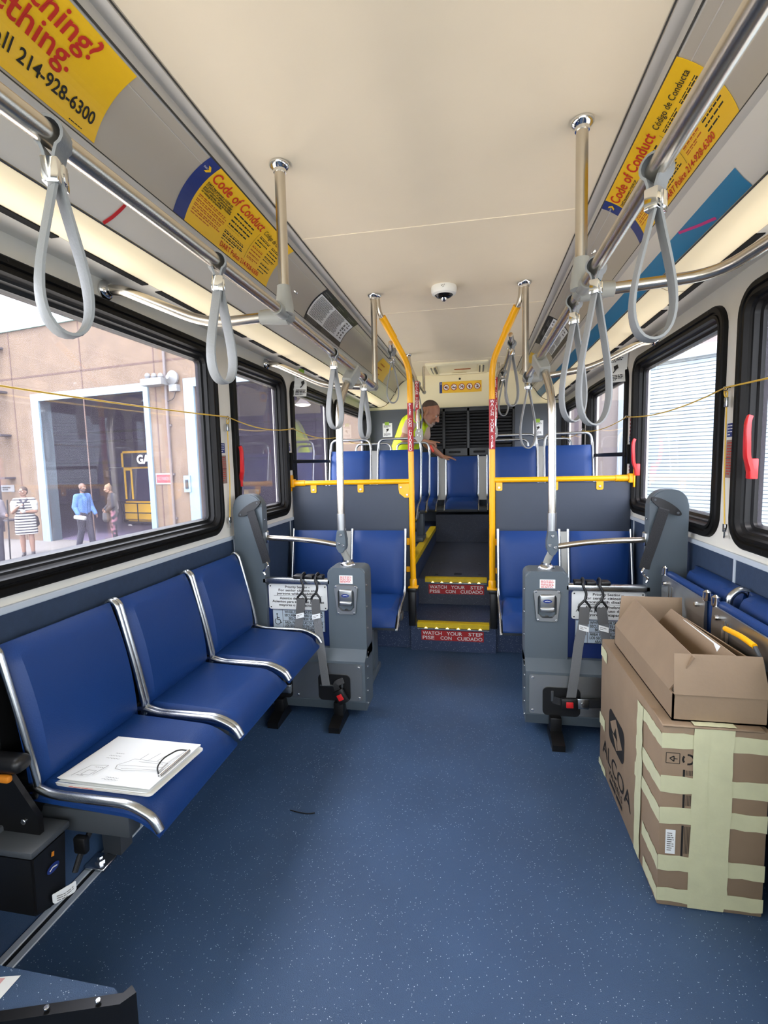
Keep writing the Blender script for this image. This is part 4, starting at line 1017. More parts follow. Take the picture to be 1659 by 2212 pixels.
    if s > 0:
        bm = NB(); rbox(bm, 0.652, 0.715, 2.462, 2.468, 0.17, 0.222, 0.004, 2); disc(bm, (0.685, 2.462, 0.197), 0.008, 0.004, (0, -1, 0), 8); obj('belt_tongue', bm, M['alu'], t)
        bm = NB(); ribbon(bm, [(0.71, 2.468, 0.198), (0.78, 2.478, 0.2), (0.86, 2.487, 0.21)], 0.045, 0.005, (0, -1, 0)); obj('lap_belt', bm, M['web'], t)
    else:
        bm = NB(); rbox(bm, -0.90, -0.83, 2.46, 2.485, 0.15, 0.20, 0.006, 2); obj('belt_tongue', bm, M['alu'], t)
    # feet
    for a in (0.560, 0.90):
        bm = NB(); x = s * a; rbox(bm, x - 0.028, x + 0.028, 2.45, 2.52, 0.03, 0.12, 0.006, 2); prism(bm, [(2.36, 0.0), (2.36, 0.03), (2.42, 0.05), (2.52, 0.055), (2.56, 0.0)], -0.03, 0.03, lambda p, q, d, x=x: V((x + d, p, q))); obj('foot', bm, M['blackm'], t)
    # swing arm and post clamp
    cl = V((s * 0.552, 2.60, 0.975))
    # printed plates
    if s < 0: x0, w = -0.985, 0.345
    else: x0, w = 0.648, 0.345
    sh = Sheet(face_y(x0, 0.735, 2.582), t)
    k = w / 0.345
    sh.slab('priority_sign', M['paper'], 0, 0, w, 0.145, 0, 0.003, 1, 0.012)
    tl = [('Priority Seating –', 0.022), ('For senior citizens and', 0.041), ('persons with disabilities.', 0.060), ('Asientos de Preferencia –', 0.087), ('Asientos para el uso de personas', 0.106), ('mayores o incapacitadas.', 0.126)]
    wd = (0.145, 0.225, 0.245, 0.215, 0.305, 0.225)
    for (tx, v), ww in zip(tl, wd): sh.text('priority_lettering', M['ink'], tx, w / 2, v, 0.0195, 'CENTER', 0.02, ww, h=0.004)
    sh.stroke('priority_lettering', M['ink'], [(0.03, 0.067), (w - 0.03, 0.067)], 0.0018, 0.004)
    for a, b in ((0.012, 0.012), (w - 0.012, 0.012), (0.012, 0.133), (w - 0.012, 0.133)): sh.poly('sign_screw', M['ink'], [(a + 0.004 * math.cos(q * PI / 4), b + 0.004 * math.sin(q * PI / 4)) for q in range(8)], 0.0045)
    u0 = 0.018; u1 = w - 0.02
    sh.slab('wheelchair_sign', mat('sign_pale_blue', (196, 210, 222), 0.5), u0, 0.149, u1, 0.27, 0, 0.002)
    for a, b in (((u0, 0.151), (u1, 0.151)), ((u0, 0.269), (u1, 0.269)), ((u0 + 0.001, 0.149), (u0 + 0.001, 0.27)), ((u1 - 0.001, 0.149), (u1 - 0.001, 0.27)), ((u0 + 0.06, 0.149), (u0 + 0.06, 0.27)), ((u0 + 0.06, 0.211), (u1, 0.211))): sh.stroke('wheelchair_lettering', M['ink'], [a, b], 0.002, 0.003)
    for i, tx in enumerate(('WHEELCHAIR SEATING AREA', 'SECUREMENTS ARE LOCATED', 'BELOW THESE SEATS.', 'ÁREA PARA SILLAS DE RUEDAS', 'LOS SEGUROS SE ENCUENTRAN', 'ABAJO DE ESTOS ASIENTOS.')):
        sh.text('wheelchair_lettering', M['ink'], tx, (u0 + 0.06 + u1) / 2, 0.168 + 0.0185 * i + (0.0055 if i > 2 else 0), 0.0205, 'CENTER', 0.02, 0.225 if i not in (2, 5) else 0.175, h=0.003)
    cu, cv = u0 + 0.030, 0.205
    sh.poly('wheelchair_lettering', M['ink'], [(cu - 0.004 + 0.0045 * math.cos(q * PI / 6), cv - 0.030 + 0.0045 * math.sin(q * PI / 6)) for q in range(12)], 0.003)
    sh.stroke('wheelchair_lettering', M['ink'], [(cu - 0.004, cv - 0.022), (cu - 0.003, cv + 0.002), (cu + 0.012, cv + 0.002), (cu + 0.018, cv + 0.020), (cu + 0.024, cv + 0.017)], 0.0042, 0.003)
    sh.stroke('wheelchair_lettering', M['ink'], [(cu - 0.003, cv - 0.010), (cu + 0.010, cv - 0.010)], 0.0036, 0.003)
    sh.stroke('wheelchair_lettering', M['ink'], [(cu - 0.001 + 0.017 * math.cos(math.radians(q)), cv + 0.012 + 0.017 * math.sin(math.radians(q))) for q in range(20, 260, 16)], 0.0036, 0.003)
    sh.done()
    # the silver post standing on the pillar, held by a bolted grey clamp
    p = thing('silver_stanchion', 'silver post rising from the %s wheelchair barrier to the ceiling rail' % side, 'post', (s * 0.53, 2.62, 0.84))
    bm = NB(); tube(bm, [(s * 0.53, 2.635, 0.835), (s * 0.532, 2.63, 0.875), (s * 0.552, 2.60, 0.93), (s * 0.552, 2.60, 1.0)], 0.018, 14, 0.05); nk = obj('neck', bm, M['clamp'], p)
    bm = NB(); flange(bm, (s * 0.53, 2.635, 0.838), (0, 0, 1), 0.04); disc(bm, (s * 0.495, 2.63, 0.838), 0.008, 0.01, (0, 0, 1), 8); disc(bm, (s * 0.565, 2.63, 0.838), 0.008, 0.01, (0, 0, 1), 8); obj('neck_flange', bm, M['bolt'], nk)
    bm = NB(); prism(bm, [(s * 0.552 + a, b) for a, b in ((-0.020, 1.04), (0.020, 1.04), (0.028, 0.99), (0.028, 0.945), (0.010, 0.915), (-0.010, 0.915), (-0.028, 0.945), (-0.028, 0.99))], -0.028, 0.025, XY(2.60)); bmesh.ops.bevel(bm, geom=list(bm.edges), offset=0.004, segments=2, affect='EDGES'); cb = obj('bolted_clamp', bm, M['grey'], p)
    bm = NB()
    for a, b in ((0, 1.015), (-0.013, 0.968), (0.013, 0.957)): disc(bm, (s * 0.552 + a, 2.571, b), 0.008, 0.005, (0, -1, 0), 10)
    obj('clamp_bolt', bm, M['bolt'], cb)
    bm = NB(); tube(bm, [(s * 0.552, 2.60, 1.035), (s * 0.552, 2.60, 1.13)], 0.0225, 16); obj('sleeve', bm, M['brush'], p)
    bm = NB(); tube(bm, [(s * 0.552, 2.60, 1.12), (s * 0.545, 2.60, 1.715), (s * 0.524, 2.74, 1.87)], 0.0195, 18, 0.13); obj('pole', bm, M['steel'], p)
    bm = NB(); c0, c1 = V((s * 0.525, 2.72, 1.845)), rail_pt(s, 2.80); dd = (c1 - c0).normalized()
    sweep(bm, [c0, c0.lerp(c1, 0.3), c1 + dd * 0.004], lambda q: [(a * (0.027 + 0.006 * q), b * 0.036) for a, b in ((1, -.8), (1, .8), (.8, 1), (-.8, 1), (-1, .8), (-1, -.8), (-.8, -1), (.8, -1))], up=(s, 0, 0)); tube(bm, [rail_pt(s, 2.765), rail_pt(s, 2.84)], 0.0255, 18); obj('rail_clamp', bm, M['clamp'], p)
    bm = NB(); tube(bm, [(s * 0.575, 2.60, 0.957), (s * 0.70, 2.60, 0.978), (s * 0.85, 2.60, 0.99), (s * 1.0, 2.60, 0.995)], 0.015, 14, 0.15); ar = obj('swing_arm', bm, M['steel'], p)
    bm = NB(); rbox(bm, *sx(0.985, 1.0), 2.585, 2.615, 0.965, 1.03, 0.004, 2); lathe(bm, [(0.012, 0), (0.012, 0.02), (0.007, 0.026)], (s * 0.987, 2.598, 1.01), n=12); obj('arm_bracket', bm, M['bolt'], ar)
bay(-1, 'left'); bay(1, 'right')

# ================================================================ long folding bench on the left
t = thing('side_bench', 'three blue seats side by side along the left wall with silver edges', 'bench', (-0.9, 1.78, 0))
ZR = Matrix.Rotation(PI / 2, 4, 'Z')
SY = [(1.095, 1.545), (1.565, 2.015), (2.035, 2.485)]
for y0, y1 in SY:
    w = y1 - y0; my = (y0 + y1) / 2
    lean = math.atan2(0.08, 0.42)
    mb = Matrix.Translation((-1.086, my, 0.712)) @ ZR @ Matrix.Rotation(-lean, 4, 'X')
    obj('backrest', xf(pad(w - 0.008, 0.43, 0.04, 0.010, 0.035, 12, 12, curve=0.018), mb), M['blue'], t)
    ms = Matrix.Translation((-0.873, my, 0.468)) @ ZR @ Matrix.Rotation(math.radians(-87), 4, 'X')
    bm = xf(pad(w - 0.008, 0.42, 0.045, 0.004, 0.035, 12, 16), ms)
    for v in bm.verts:
        k = max(0.0, v.co.x + 0.765); v.co.z -= k * k * 4.2
        v.co.z -= 0.012 * max(0, 1 - ((v.co.x + 0.90) / 0.13) ** 2) * max(0, 1 - ((v.co.y - my) / 0.17) ** 2)
    cu = obj('cushion', bm, M['blue'], t)
    if y0 > 1.3:
        bm = NB(); disc(bm, (-0.93, my, 0.496), 0.006, 0.004, (0, 0, 1), 10); obj('seat_button', bm, M['bolt'], cu)
    for y in (y0 - 0.001, y1 + 0.001):
        bm = NB(); tube(bm, [(-1.165, y, 0.895), (-1.140, y, 0.930), (-1.112, y, 0.915), (-1.055, y, 0.68), (-1.026, y, 0.535), (-1.040, y, 0.495)], 0.0098, 12, 0.05); obj('back_tube', bm, M['alu'], t)
        rr_ = 0.0125 if y < 1.2 else 0.0098
        bm = NB(); tube(bm, [(-1.085, y, 0.505), (-1.045, y, 0.528), (-0.98, y, 0.508), (-0.74, y, 0.506), (-0.675, y, 0.476), (-0.655, y, 0.440)], rr_, 12, 0.05); obj('seat_tube', bm, M['alu'], t)
bm = NB(); rbox(bm, -1.17, -1.06, 1.10, 2.48, 0.42, 0.54, 0.01, 2); rbox(bm, -1.185, -1.15, 1.10, 2.48, 0.5, 0.88, 0.004, 1); obj('back_frame', bm, M['blackm'], t)
for y in (1.13, 1.78, 2.42):
    bm = NB(); rbox(bm, -1.17, -0.78, y, y + 0.05, 0.37, 0.44, 0.008, 2); obj('seat_arm', bm, M['greydk'], t)
for y in (1.47, 2.2):
    bm = NB(); prism(bm, [(-1.17, 0.36), (-1.07, 0.36), (-1.085, 0.02), (-1.155, 0.02)], -0.03, 0.03, lambda a, b, d, y=y: V((a, y + d, b))); obj('leg', bm, M['greydk'], t)
    bm = NB(); rbox(bm, -1.18, -1.10, y - 0.10, y - 0.03, 0.008, 0.022, 0.003, 1); lathe(bm, [(0.018, 0), (0.018, 0.008), (0.010, 0.01), (0.010, 0.02)], (-1.14, y - 0.065, 0.02), n=6); obj('track_foot', bm, M['bolt'], t)
bm = NB(); prism(bm, [(-1.19, 0.36), (-1.19, 0.60), (-1.07, 0.60), (-0.985, 0.475), (-0.985, 0.36)], 1.045, 1.06, lambda a, b, d: V((a, d, b))); sp = obj('side_plate', bm, M['blackm'], t)
bm = NB(); disc(bm, (-1.03, 1.045, 0.46), 0.008, 0.005, (0, -1, 0), 10); obj('plate_bolt', bm, M['bolt'], sp)
bm = NB(); rbox(bm, -1.19, -1.02, 1.03, 1.085, 0.595, 0.64, 0.02, 4); ag = obj('arm_pad', bm, M['black'], t)
bm = NB(); rbox(bm, -1.09, -1.05, 1.028, 1.045, 0.575, 0.595, 0.006, 2); obj('orange_mark', bm, M['orange'], ag, label='orange release mark')
# black belt retractor box under the near end
rt_ = thing('belt_retractor_box', 'black tie-down box with blue oval badge under the near end of the side bench', 'retractor box', (-0.97, 1.05, 0.24))
bm = NB(); prism(bm, [(0.99, 0.405), (1.10, 0.405), (1.085, 0.245), (1.04, 0.225), (0.985, 0.245)], -1.115, -0.955, lambda a, b, d: V((d, a, b))); bmesh.ops.bevel(bm, geom=list(bm.edges), offset=0.005, segments=2, affect='EDGES'); obj('housing', bm, M['black'], rt_)
bm = NB(); rbox(bm, -1.12, -0.95, 0.985, 1.11, 0.405, 0.425, 0.006, 2); obj('lid', bm, M['greydk'], rt_)
bm = NB(); rbox(bm, -1.19, -1.10, 1.0, 1.09, 0.33, 0.44, 0.006, 2); obj('bracket', bm, M['greydk'], rt_)
sh = Sheet(face_left(1.045, 0.335, -0.9535), rt_); oval_logo(sh, 0, 0, 0.020, 0.012); sh.poly('brass_mark', M['orange'], [(0.0, -0.045), (0.008, -0.043), (0.006, -0.030), (-0.003, -0.034)], 0.002); sh.done()
bm = NB(); tube(bm, [(-0.935, 1.19, 0.42), (-0.930, 1.17, 0.37), (-0.940, 1.13, 0.32), (-0.945, 1.105, 0.27)], 0.008, 8, 0.03); obj('belt', bm, M['web'], rt_)
bm = NB(); rbox(bm, -0.955, -0.915, 1.115, 1.135, 0.315, 0.365, 0.006, 2); obj('belt_buckle', bm, M['black'], rt_)
sh = Sheet(lambda u, v, h: V((-0.948 + h + 0.02 * u / 0.05, 1.03 + u, 0.272 - v - 0.012 * math.sin(u * 50))), rt_); sh.slab('paper_tag', M['paper'], 0, 0, 0.055, 0.03, 0, 0.0015, 1, 0.006); sh.lines('tag_print', M['inkgrey'], 0.008, 0.008, 0.04, 3, 0.006, 0.0025, random.Random(8), h=0.003); sh.done()
# floor track
t = thing('floor_track', 'twin aluminium tie-down track in the floor under the left bench', 'track', (-1.15, 1.2, 0))
for a, b in ((-1.182, -1.158), (-1.142, -1.118)):
    bm = NB(); rbox(bm, a, b, 0.4, 2.3, 0.0, 0.007, 0.002, 1); obj('track_rail', bm, M['track'], t)
bm = NB(); box(bm, -1.162, -1.142, 0.4, 2.3, 0.0, 0.002); obj('track_groove', bm, M['black'], t)

# clipboard with a sketch
t = thing('clipboard', 'white clipboard of papers with a pencil sketch lying on the nearest bench seat', 'clipboard', (-0.88, 1.30, 0.475))
C0 = at_z(117, 1697, 0.510); CU = at_z(325, 1722, 0.507) - C0; CV = (at_z(270, 1606, 0.512) - C0 + at_z(427, 1612, 0.510) - at_z(325, 1722, 0.507)) * 0.5     # u to the aisle, v to the rear
def cl_f(dz, sk=(0, 0), k=1.0):
    return lambda u, v, h: C0 + CU * (sk[0] + u * k) + CV * (sk[1] + v * k) + V((0, 0, dz + h))
sh = Sheet(cl_f(0), t); bm = sh._bm('board', M['white']); prism(bm, rrect(0, 1, 0, 1, 0.04, 4), 0.0, 0.005, sh.fn)
rg = random.Random(4)
for i in range(6):
    bm = sh._bm('paper_sheet#%d' % i, M['paper']); o = (rg.uniform(0.0, 0.03), rg.uniform(0.0, 0.05)); z = 0.0065 + i * 0.0022
    f = cl_f(z, o, 0.95)
    g = [[bm.verts.new(f(a / 6, b / 6, 0.006 * (max(0, abs(a / 6 - .5) - .35) + max(0, abs(b / 6 - .5) - .35)) * rg.uniform(0.2, 1.3))) for a in range(7)] for b in range(7)]
    for b in range(6):
        for a in range(6): bm.faces.new((g[b][a], g[b][a + 1], g[b + 1][a + 1], g[b + 1][a]))
s2 = Sheet(cl_f(0.0212, (0.03, 0.03), 0.93), t)
pen = M['inkgrey']
cc = lambda u, v: (u, v)
for pts in ([(0.45, 0.28), (0.42, 0.36), (0.48, 0.44), (0.52, 0.52), (0.92, 0.50), (0.92, 0.32), (0.55, 0.26), (0.45, 0.28)], [(0.44, 0.36), (0.92, 0.40)], [(0.5, 0.30), (0.9, 0.34)], [(0.58, 0.52), (0.6, 0.66)], [(0.68, 0.52), (0.72, 0.70)], [(0.78, 0.52), (0.80, 0.64)], [(0.60, 0.47), (0.88, 0.47)], [(0.10, 0.06), (0.16, 0.30), (0.34, 0.33), (0.30, 0.12)], [(0.18, 0.10), (0.2, 0.2), (0.29, 0.2), (0.27, 0.1), (0.18, 0.1)]): s2.stroke('pencil_sketch', pen, pts, 0.006, 0.0012)
for (u, v, w) in ((0.20, 0.48, 0.16), (0.20, 0.54, 0.14), (0.24, 0.60, 0.10), (0.22, 0.27, 0.10), (0.45, 0.06, 0.18), (0.47, 0.10, 0.14), (0.14, 0.08, 0.08)):
    pts = [(u + w * k / 9, v + 0.012 * (k % 2) - 0.004) for k in range(10)]; s2.stroke('pencil_sketch', pen, pts, 0.005, 0.0012)
s2.done(); sh.done()
s3 = Sheet(cl_f(0.0035), t); s3.stroke('red_spine', M['redsign'], [(0.16, -0.003), (0.42, -0.003)], 0.012, 0.0); s3.done()
bm = NB(); f = cl_f(0.021); a, b = f(0.94, 0.25, 0), f(0.94, 0.80, 0); tube(bm, [a, b], 0.006, 10); cp = obj('clip', bm, M['chrome'], t)
bm = NB(); tube(bm, [a, f(0.86, 0.34, 0.010), f(0.82, 0.52, 0.012), f(0.86, 0.74, 0.010), b], 0.0022, 8, 0.02); obj('clip_wire', bm, M['black'], cp)

# ================================================================ folded bench on the right wall
t = thing('folded_bench', 'blue folding bench with its seats flipped up along the right wall behind the cartons', 'bench', (1.05, 1.9, 0.5))
for y0, y1 in ((2.04, 2.49), (1.56, 2.02), (1.08, 1.54)):
    mb = Matrix.Translation((1.165, (y0 + y1) / 2, 0.775)) @ Matrix.Rotation(-PI / 2, 4, 'Z') @ Matrix.Rotation(math.radians(-10), 4, 'X')
    obj('backrest', xf(pad(y1 - y0 - 0.012, 0.24, 0.055, 0.012, 0.05), mb), M['blue'], t)
    bm = NB(); tube(bm, [(1.19, y0 - 0.008, 0.87), (1.155, y0 - 0.008, 0.905), (1.112, y0 - 0.008, 0.87), (1.110, y0 - 0.008, 0.70)], 0.013, 10, 0.04); obj('back_tube', bm, M['alu'], t)
for y0, y1 in ((2.035, 2.48), (1.46, 1.975)):
    bm = NB(); prism(bm, [(1.040, 0.852), (1.033, 0.852), (1.030, 0.78), (1.036, 0.60), (1.046, 0.60), (1.042, 0.78)], y0, y1, lambda a, b, d: V((a, d, b))); un = obj('seat_underside', bm, M['brush'], t, False, label='bare aluminium seat underside')
    bm = NB(); rbox(bm, 1.045, 1.078, y0, y1, 0.60, 0.870, 0.014, 3); obj('seat_pad', bm, M['blue'], t)
    bm = NB()
    for y in (y0 + 0.006, y1 - 0.006): lathe(bm, [(0.004, -.03), (0.014, -.02), (0.014, 0.012), (0.004, 0.02)], (1.04, y, 0.872), n=12)
    obj('end_knob', bm, M['chrome'], t)
    bm = NB()
    for y in (y0 + 0.05, y1 - 0.06): disc(bm, (1.034, y, 0.822), 0.010, 0.02, (-1, 0, 0), 8)
    for y in (y1 - 0.10, y1 - 0.13): tube(bm, [(1.028, y, 0.825), (1.026, y, 0.72)], 0.006, 8)
    obj('underside_bolt', bm, M['bolt'], un)
l0, l1, l2 = at_x(1567, 1358, 1.005), at_x(1600, 1374, 1.0), at_x(1630, 1396, 1.005)
bm = NB(); tube(bm, [l0, l1, l2], 0.009, 10, 0.05); lv = obj('release_lever', bm, M['yel'], t, label='yellow release lever')
bm = NB(); tube(bm, [l2, l2 + V((0.01, -0.015, -0.03)), l2 + V((0.025, -0.015, -0.07))], 0.006, 8, 0.02); obj('lever_rod', bm, M['greydk'], lv)
bm = NB(); rbox(bm, 1.06, 1.185, 1.1, 2.45, 0.38, 0.58, 0.01, 2); rbox(bm, 1.06, 1.185, 1.2, 1.5, 0.0, 0.40, 0.02, 2); rbox(bm, 1.06, 1.185, 2.0, 2.25, 0.0, 0.40, 0.02, 2); obj('support_frame', bm, M['blackm'], t)

# ================================================================ cartons
BX0, BX1, BY0, BY1, BZ = 0.73, 1.025, 1.555, 2.30, 0.592
t = thing('large_carton', 'tall brown carton wrapped in masking tape standing on the floor at right', 'box', (0.88, 1.9, 0))
bm = NB(); rbox(bm, BX0, BX1, BY0, BY1, 0.0, BZ, 0.004, 2); obj('carton_body', bm, M['card'], t)
bm = NB(); rbox(bm, BX0 - 0.003, BX1 - 0.02, BY0 - 0.006, BY0 + 0.10, BZ - 0.002, BZ + 0.006, 0.003, 1); obj('top_flap', bm, M['card'], t)
near = face_y(BX0, BZ, BY0); W_ = BX1 - BX0
leftf = face_right(BY1, BZ, BX0)          # u: 0 at the far end .. BY1-BY0 at the near edge
nearS = Sheet(near, t); leftS = Sheet(leftf, t); D = BY1 - BY0
rg = random.Random(11)
def wav(S_, name, u0, v0, u1, v1, h, n=10, amp=0.003):
    """One strip of tape with slightly uneven edges."""
    bm = S_._bm(name, M['tape']); hor = abs(u1 - u0) > abs(v1 - v0); A = []; B = []
    for k in range(n + 1):
        q = k / n; j0, j1 = rg.uniform(-amp, amp), rg.uniform(-amp, amp); hh = h + rg.uniform(0, 0.0012)
        if hor: u = u0 + (u1 - u0) * q; A.append(bm.verts.new(S_.fn(u, v0 + j0, hh))); B.append(bm.verts.new(S_.fn(u, v1 + j1, hh)))
        else: v = v0 + (v1 - v0) * q; A.append(bm.verts.new(S_.fn(u0 + j0, v, hh))); B.append(bm.verts.new(S_.fn(u1 + j1, v, hh)))
    for k in range(n): bm.faces.new((A[k], A[k + 1], B[k + 1], B[k]))
bands = [(0.022, 0.068), (0.160, 0.212), (0.262, 0.312), (0.420, 0.470), (0.530, 0.575)]
for i, (a, b) in enumerate(bands):
    wav(nearS, 'tape_strip#n%d' % i, -0.002, a, W_, b + 0.002, 0.0016)
    wav(leftS, 'tape_strip#l%d' % i, D - (0.18, 0.235, 0.24, 0.15, 0.13)[i], a + 0.004, D + 0.002, b + 0.002, 0.0016)
wav(nearS, 'tape_strip#v', 0.085, -0.004, 0.19, BZ - 0.004, 0.0032, 16); wav(nearS, 'tape_strip#v2', 0.13, 0.0, 0.195, BZ - 0.05, 0.0044, 16)
wav(leftS, 'tape_strip#v3', D - 0.225, 0.03, D - 0.165, BZ - 0.01, 0.0034, 14, 0.005)
wav(leftS, 'tape_strip#f1', 0.0, 0.34, 0.09, 0.39, 0.002); wav(leftS, 'tape_strip#f2', 0.0, 0.56, 0.12, 0.588, 0.002); wav(leftS, 'tape_strip#f3', 0.0, 0.03, 0.10, 0.075, 0.002)
topS = Sheet(lambda u, v, h: V((BX0 + u, BY0 + v, BZ + h)), t); wav(topS, 'tape_strip#t', 0.085, -0.006, 0.20, 0.10, 0.0085); wav(topS, 'tape_strip#t2', 0.16, 0.60, 0.26, 0.745, 0.002)
# printing on the long face: emblem, maker's name
ink = M['ink']
eu0, eu1, ev0, ev1 = BY1 - 2.15, BY1 - 1.93, BZ - 0.352, BZ - 0.212
bm = leftS._bm('printing', ink); leftS.poly('printing', ink, [(u, v) for u, v in rrect(eu0, eu1, ev0, ev1, 0.035, 6)], 0.0012)
cu, cv, hw, hh = (eu0 + eu1) / 2, (ev0 + ev1) / 2, (eu1 - eu0) * 0.40, (ev1 - ev0) * 0.44
leftS.poly('emblem_light', M['card'], [(cu - hw * .1, cv - hh), (cu + hw, cv + hh * .2), (cu + hw * .1, cv + hh), (cu - hw, cv - hh * .2)], 0.0018)
leftS.poly('printing', ink, [(cu - hw * .05, cv - hh * .45), (cu + hw * .28, cv + hh * .22), (cu - hw * .38, cv + hh * .22)], 0.0024)
leftS.stroke('printing', ink, [(cu - hw * .72, cv + hh * .2), (cu + hw * .1, cv + hh * .2), (cu + hw * .3, cv + hh * .8)], 0.006, 0.0024)
leftS.text('printing', ink, 'ALCOA', BY1 - 2.245, BZ - 0.095, 0.098, 'LEFT', 0.008, 0.415, h=0.0012)
leftS.text('printing', ink, 'WHEELS', BY1 - 2.14, BZ - 0.057, 0.036, 'LEFT', 0.005, 0.205, h=0.0012)
leftS.lines('printing', ink, BY1 - 2.12, BZ - 0.046, 0.31, 1, 0.03, 0.017, random.Random(2), h=0.0012)
# handling marks on the near face
for a, b in (((0.012, 0.085), (0.05, 0.085)), ((0.05, 0.085), (0.05, 0.118)), ((0.05, 0.118), (0.012, 0.118)), ((0.012, 0.118), (0.012, 0.085))): nearS.stroke('printing', ink, [a, b], 0.0018, 0.0012)
nearS.stroke('printing', ink, [(0.022, 0.102), (0.034, 0.095), (0.034, 0.112), (0.022, 0.102)], 0.003, 0.0012); nearS.stroke('printing', ink, [(0.034, 0.103), (0.044, 0.103)], 0.002, 0.0012)
for k in range(3):
    a0 = math.radians(120 * k + 20); nearS.stroke('printing', ink, [(0.074 + 0.015 * math.cos(a0 + q * 0.28), 0.103 + 0.015 * math.sin(a0 + q * 0.28)) for q in range(6)], 0.006, 0.0012)
for a, b, c, d in ((0.060, 0.136, 0.085, 0.164), (0.062, 0.216, 0.085, 0.262), (0.062, 0.318, 0.088, 0.42)):
    nearS.rect('printing', ink, a, b, a + 0.006, d, 0.0012)
    for k in range(5): nearS.rect('printing', ink, a + 0.009 + k * 0.004, b + 0.002, a + 0.0105 + k * 0.004, d - 0.01, 0.0012)
nearS.rect('shipping_label', M['paper'], 0.018, 0.335, 0.046, 0.415, 0.0014); nearS.lines('label_print', M['inkgrey'], 0.022, 0.345, 0.02, 9, 0.007, 0.003, random.Random(6), h=0.0022)
nearS.done(); leftS.done(); topS.done()

t = thing('open_carton', 'open brown carton with raised flaps sitting on the taped carton', 'box', (0.9, 1.9, BZ))
x0, x1, y0, y1, z0, z1 = 0.762, 1.024, 1.575, 2.22, BZ + 0.0075, BZ + 0.092
th = 0.005
bm = NB(); box(bm, x0, x1, y0, y1, z0, z0 + th); box(bm, x0, x0 + th, y0, y1, z0, z1); box(bm, x1 - th, x1, y0, y1, z0, z1); box(bm, x0, x1, y0, y0 + th, z0, z1); box(bm, x0, x1, y1 - th, y1, z0, z1)
obj('carton_body', bm, M['card'], t, False)
def flap(name, a, b, c, d, m=None):
    a, b, c, d = map(V, (a, b, c, d)); n = (b - a).cross(d - a).normalized() * 0.004; bm = NB()
    P = [bm.verts.new(p) for p in (a, b, c, d, a + n, b + n, c + n, d + n)]
    for q in ((0, 1, 2, 3), (7, 6, 5, 4), (0, 4, 5, 1), (1, 5, 6, 2), (2, 6, 7, 3), (3, 7, 4, 0)): bm.faces.new([P[i] for i in q])
    return obj(name, bm, m or M['card'], t, False)
flap('front_flap', (x0 + 0.002, y0, z1), (x1, y0, z1), (x1 - 0.015, y0 + 0.022, z1 + 0.120), (x0 + 0.006, y0 + 0.022, z1 + 0.120))
flap('side_flap', (x0, y0 + 0.03, z1), (x0, y1, z1), (x0 + 0.065, y1 - 0.03, z1 + 0.125), (x0 + 0.055, y0 + 0.0, z1 + 0.118))
flap('back_flap', (x0 + 0.01, y1 - 0.004, z1), (x1, y1 - 0.004, z1), (x1, y1 + 0.01, z1 + 0.125), (x0 + 0.025, y1 + 0.01, z1 + 0.125))
flap('far_side_flap', (x1, y0 + 0.01, z1), (x1, y1, z1), (x1 - 0.085, y1 - 0.25, z1 + 0.115), (x1 - 0.03, y0 + 0.02, z1 + 0.10))
il = flap('loose_sheet', (x0 + 0.10, y1 - 0.02, z0 + 0.02), (x0 + 0.13, y0 + 0.06, z0 + 0.02), (x0 + 0.185, y0 + 0.02, z1 + 0.115), (x0 + 0.15, y1 - 0.20, z1 + 0.135), M['card'])
bm = NB(); f = lambda u, v: V((x0 + 0.10, y1 - 0.02, z0 + 0.02)).lerp(V((x0 + 0.13, y0 + 0.06, z0 + 0.02)), u).lerp(V((x0 + 0.15, y1 - 0.20, z1 + 0.135)).lerp(V((x0 + 0.185, y0 + 0.02, z1 + 0.115)), u), v) + V((-0.004, 0, 0.003))
bm.faces.new([bm.verts.new(f(*q)) for q in ((0.25, 0.78), (0.8, 0.78), (0.8, 0.97), (0.25, 0.97))]); obj('packing_slip', bm, M['paper'], t, False)
bm = NB(); rbox(bm, x0 + 0.03, x0 + 0.09, y0 + 0.05, y0 + 0.14, z0 + 0.02, z1 + 0.01, 0.02, 3); obj('bubble_wrap', bm, M['paper'], t)

# foreground ledge at the bottom corner
t = thing('front_ledge', 'speckled ledge with a black bolted rim in the near bottom corner', 'ledge', (-0.9, 0.75, 0))
poly = [(-1.19, 0.865), (-0.625, 0.865), (-0.60, 0.85), (-0.85, 0.775), (-1.19, 0.63)]
bm = NB(); prism(bm, poly, 0.0, 0.245, lambda a, b, d: V((a, b, d))); obj('top', bm, M['floor'], t, False)
bm = NB(); sweep(bm, [(-0.578, 0.868, 0.13), (-0.592, 0.845, 0.13), (-0.85, 0.762, 0.13), (-1.19, 0.615, 0.13)], [(0.119, -0.012), (0.119, 0.012), (-0.13, 0.012), (-0.13, -0.012)], up=(0, 0, 1)); rm = obj('rim', bm, M['blackm'], t, False)
bm = NB()
for x, y in ((-0.635, 0.828), (-0.735, 0.797), (-0.90, 0.74)): disc(bm, (x, y, 0.254), 0.006, 0.004, (0, 0, 1), 8)
obj('rim_bolt', bm, M['bolt'], rm)
sh = Sheet(lambda u, v, h: V((-1.13 + u, 0.785 - v - 0.0 + 0.25 * u, 0.2455 + h)), t); sh.rect('floor_notice', M['paper'], 0, 0, 0.27, 0.10, 0.001); sh.rect('notice_panel', mat('faded_pink', (222, 170, 170), 0.7), 0.10, 0.004, 0.24, 0.05, 0.0018); sh.lines('notice_print', M['ink'], 0.02, 0.06, 0.2, 3, 0.02, 0.008, random.Random(2), h=0.002); sh.done()
